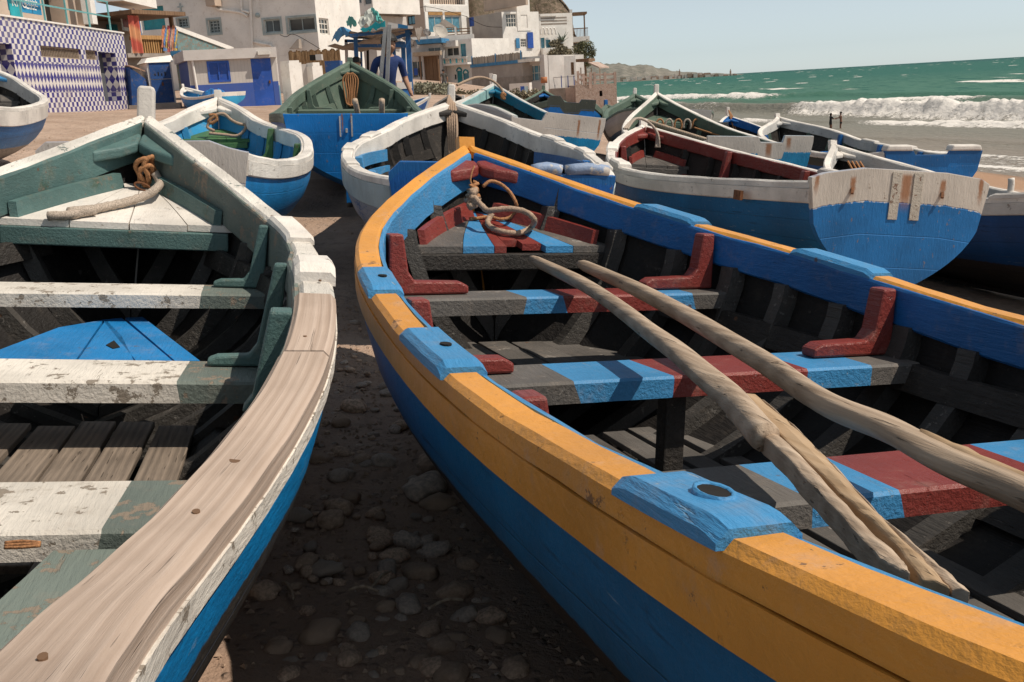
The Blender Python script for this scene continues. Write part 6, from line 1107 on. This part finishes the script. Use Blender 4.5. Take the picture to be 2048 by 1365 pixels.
def sheet(nm, corners, mat, sag=.15, n=8, par=None, rough=.04):
    A, B, C, D = [np.array(c) for c in corners]; V = []; UV = []
    for j in range(n + 1):
        for i in range(n + 1): a, c_ = i / n, j / n; p = (A * (1 - a) + B * a) * (1 - c_) + (D * (1 - a) + C * a) * c_; p = p + np.array([0, 0, -sag * math.sin(math.pi * a) * math.sin(math.pi * c_) + R_.uniform(-rough, rough) * (0 < i < n)]); V.append(p); UV.append((a * float(np.linalg.norm(B - A)), c_ * float(np.linalg.norm(D - A))))
    o = mesh(nm, V, [(j * (n + 1) + i, j * (n + 1) + i + 1, (j + 1) * (n + 1) + i + 1, (j + 1) * (n + 1) + i) for j in range(n) for i in range(n)], mat, par, uv=UV); s_ = o.modifiers.new('thick', 'SOLIDIFY'); s_.thickness = .012; return o
sheet('valance', [at(776, 45, 18.8), at(826, 53, 18.8), at(826, 58, 18.8), at(776, 56, 18.8)], m_strp, 0, 6, t, .004); sheet('valance', [at(712, 66, 22), at(772, 69, 22), at(772, 78, 22), at(712, 78, 22)], m_strp, 0, 6, t, .004); sheet('valance', [at(722, 86, 25), at(806, 86, 25), at(806, 91, 25), at(722, 91, 25)], m_strp, 0, 6, t, .004)
sheet('roof_sheet', [at(700, 62, 19.6), at(828, 56, 18.9), at(842, 68, 22.5), at(690, 74, 23)], m_screen, .12, 8, t); sheet('roof_sheet', [at(655, 92, 21), at(775, 78, 21), at(840, 92, 24), at(672, 96, 25)], m_conc, .1, 8, t)
m_tarp = plain('teal_tarp', (.10, .40, .36), .7, .3, 2); m_tarpc = plain('cyan_tarp', (.02, .45, .52), .6, .2); m_plas = plain('milky_plastic', (.42, .44, .40), .5, .25, 2)
sheet('tarp', [at(720, 58, 18.9), at(770, 42, 18.7), at(771, 54, 18.7), at(722, 61, 18.9)], m_tarpc, .03, 8, t); sheet('tarp', [at(716, 46, 19.2), at(744, 18, 19.6), at(768, 44, 19.0), at(722, 56, 19.0)], m_plas, -.1, 8, t, .06); sheet('tarp', [at(743, 18, 19.5), at(748, 22, 19.3), at(766, 43, 18.9), at(756, 44, 18.9)], m_tarp, -.06, 8, t, .05); sheet('tarp', [at(692, 42, 20.5), at(712, 42, 20), at(714, 50, 20), at(696, 53, 20.4)], m_tarp, -.1, 6, t, .06); sheet('tarp', [at(668, 72, 21), at(702, 62, 20.6), at(700, 70, 20), at(664, 84, 21)], m_awn, -.1, 6, t, .06)
sheet('tarp', [at(828, 55, 18.9), at(844, 56, 20), at(838, 82, 20), at(832, 72, 19)], m_conc, .05, 6, t, .04); sheet('tarp', [at(800, 76, 20), at(830, 80, 20), at(838, 96, 20), at(826, 92, 20)], m_wallg, .05, 6, t, .04)
t = thing('counter_box', 'pale stall counter with blue base beside the green boat', 'counter'); F2 = pface(796, 180, 18.0, 823, 180, 18.2); z0 = float(ground(*F2.p(0, 0)[:2])) - .1; fb(t, 'top', m_wallg, F2, (794, 165, 824, 178), 0, .9); m = MB(); F2.box(m, .02, F2.L - .02, z0, zat(F2, 810, 178) - .003, .02, .86); m.build('base', m_dblue, t)
for k, (pts, lab) in enumerate(((((748, 12, 120), (800, 34, 118), (850, 14, 116), (935, 34, 115)), 'thin black cable slung across the beige house'), (((932, 34, 118), (970, 52, 118), (1004, 55, 116)), 'thin black cable fixed to the grey side of the cream house'), (((560, 70, 57), (572, 74, 57), (590, 70, 57), (640, 98, 57)), 'slack cable hanging under the windows of the large white house'))):
    o = tube('cable', [at(*q) for q in pts], .028 if k < 2 else .018, m_hole, None, 5); tag(o, lab, 'cable')
# ================================================================== people
m_skin = plain('skin', (.36, .20, .13), .6, .08); m_hair = plain('dark_hair', (.015, .012, .01), .6); m_navy = plain('navy_shirt', (.022, .045, .15), .85, .2, 6, .3); m_grey = plain('grey_shirt', (.085, .08, .07), .85); m_jean = plain('blue_jeans', (.03, .05, .10), .85); m_black = plain('black_swimwear', (.015, .015, .018), .8); m_skind = plain('tanned_skin', (.20, .10, .065), .6)
def person(label, loc, h, rz, arms, legs=((.02, -.02), (.02, .02)), mats=None, lean=.05, cuts=(.50, .83), sleeve=.30, hair_long=False, headtilt=0.0):
    """one continuous skinned body; arms = ((elbow), (hand)) offsets per side in units of height"""
    shirt, trouser, skin, hair = mats; t = thing('person', label, 'person', loc, rz=rz); v = []; e = []; r = []
    def add(p, rad, par=None): v.append(tuple(c * h for c in p)); r.append(rad * h); (e.append((par, len(v) - 1)) if par is not None else None); return len(v) - 1
    pel = add((0, 0, .52), .075); w_ = add((0, lean * .3, .60), .066, pel); ch = add((0, lean * .7, .73), .082, w_); up = add((0, lean, .80), .062, ch); nk = add((0, lean * 1.05, .85), .030, up); hd0 = add((0, lean * 1.1 + headtilt * .3, .885), .050, nk); hd = add((0, lean * 1.1 + headtilt, .945), .054, hd0); add((0, lean * 1.1 + headtilt, .975), .036, hd)
    nose = add((0, lean * 1.1 + headtilt + .052, .915), .014, hd0)
    for sd, (el, ha) in zip((-1, 1), arms):
        sh = add((sd * .105, lean * .95, .805), .040, up); q = add((sd * el[0], el[1], el[2]), .026, sh); a = add((sd * ha[0], ha[1], ha[2]), .017, q); b_ = (np.array(ha) - np.array(el)); b_ = b_ / np.linalg.norm(b_) * .045; c = add((sd * (ha[0] + b_[0]), ha[1] + b_[1], ha[2] + b_[2]), .019, a)
        for k in range(4): o_ = (k - 1.5) * .011; add((sd * (ha[0] + b_[0] * 2.0), ha[1] + b_[1] * 2.0 + o_, ha[2] + b_[2] * 2.0 - abs(o_) * .3), .0055, c)
        add((sd * (ha[0] + b_[0] * 1.2 - .012), ha[1] + b_[1] * 1.2 + .028, ha[2] + b_[2] * 1.2), .006, c)
    for sd, (ky, fy) in zip((-1, 1), legs):
        hp = add((sd * .055, 0, .48), .060, pel); kn = add((sd * .058, ky + .01, .27), .038, hp); an = add((sd * .06, fy, .045), .024, kn); add((sd * .065, fy + .085, .018), .020, an)
    me = bpy.data.meshes.new('body'); me.from_pydata(v, e, []); ob = bpy.data.objects.new('body', me); COL.objects.link(ob); sk = ob.modifiers.new('skin', 'SKIN')
    for i, d in enumerate(me.skin_vertices[0].data if me.skin_vertices else []): d.radius = (r[i], r[i])
    if not me.skin_vertices: pass
    su = ob.modifiers.new('sub', 'SUBSURF'); su.levels = 1; su.render_levels = 1; dg = bpy.context.evaluated_depsgraph_get(); nm = bpy.data.meshes.new_from_object(ob.evaluated_get(dg)); bpy.data.objects.remove(ob)
    nm.materials.clear(); [nm.materials.append(m_) for m_ in (shirt, trouser, skin)]; mi = []
    for p in nm.polygons:
        c = p.center / h; far = abs(c.x) > .105 and c.z < .80; d = math.hypot(abs(c.x) - .105, c.z - .805) if abs(c.x) > .10 else 0
        if c.z > .842: k = 2
        elif abs(c.x) > .088 and c.z > .40 and math.dist((abs(c.x), c.y, c.z), (.105, lean, .805)) > sleeve * .44 and (abs(c.x) > .115 or c.y > .10): k = 2
        elif c.z > cuts[0]: k = 0
        elif c.z > cuts[1] * .0 + (.03 if cuts[1] < .5 else .40): k = 1
        else: k = 2
        mi.append(k)
    nm.polygons.foreach_set('material_index', mi); nm.polygons.foreach_set('use_smooth', [True] * len(mi)); nm.name = 'body'; ob = bpy.data.objects.new('body', nm); COL.objects.link(ob); ob.parent = t
    bm = bmesh.new(); bmesh.ops.create_uvsphere(bm, u_segments=16, v_segments=10, radius=.069 * h)
    for q in list(bm.verts):
        if q.co.z < -.02 * h and q.co.y > -.01 * h: bm.verts.remove(q)
        elif q.co.z < -.035 * h and not hair_long: bm.verts.remove(q)
        elif hair_long and q.co.z < 0: q.co.z *= 2.2
    hm = bpy.data.meshes.new('hair'); bm.to_mesh(hm); bm.free(); hm.materials.append(hair); ho = bpy.data.objects.new('hair', hm); COL.objects.link(ho); ho.parent = t; ho.location = (0, (lean * 1.1 + headtilt - .008) * h, .952 * h); return t
def stand(px, Y): P = at(px, 190, Y); return (P[0], P[1], float(ground(P[0], P[1])))
dn = ((.135, -.01, .64), (.145, .05, .50))
person('man in a navy blue T-shirt bent over the stall counter behind the green boat', stand(775, 16.3), 1.9, math.radians(-155), (((.15, .05, .65), (.12, .22, .56)), ((.15, .06, .65), (.10, .22, .56))), mats=(m_navy, m_jean, m_skin, m_hair), lean=.09, headtilt=.06, sleeve=.30)
person('dark haired person looking down between the blue stall poles', stand(714, 19.5), 1.55, math.radians(200), (dn, dn), mats=(m_grey, m_jean, m_skin, m_hair), lean=.08, headtilt=.05)
P = at(890, 188, 76); person('man in a grey shirt and dark jeans walking away toward the cafes', (P[0], P[1], P[2]), 1.72, math.radians(8), (((.15, -.02, .64), (.16, .04, .51)), ((.15, .02, .64), (.15, .07, .51))), ((.08, -.02), (-.02, -.10)), (m_grey, m_jean, m_skin, m_hair), .03)
for px, rz, lab, hl, w_ in ((1661, -78, 'woman in dark swimwear in the surf holding hands, nearer the bow side', True, (m_black, m_black, m_skind, m_hair)), (1682, 78, 'man in dark trunks in the surf holding both hands of the woman', False, (m_skind, m_black, m_skind, m_hair))):
    P = at(px, 246, 93); ar = ((.13, .10, .70), (.06, .28, .68)); person(lab.replace(', nearer the bow side', ''), (P[0], P[1], SEA - .28), 1.75 if not hl else 1.68, math.radians(rz), (ar, ar), mats=w_, lean=.02, hair_long=hl, cuts=(.42 if hl else .50, .9))
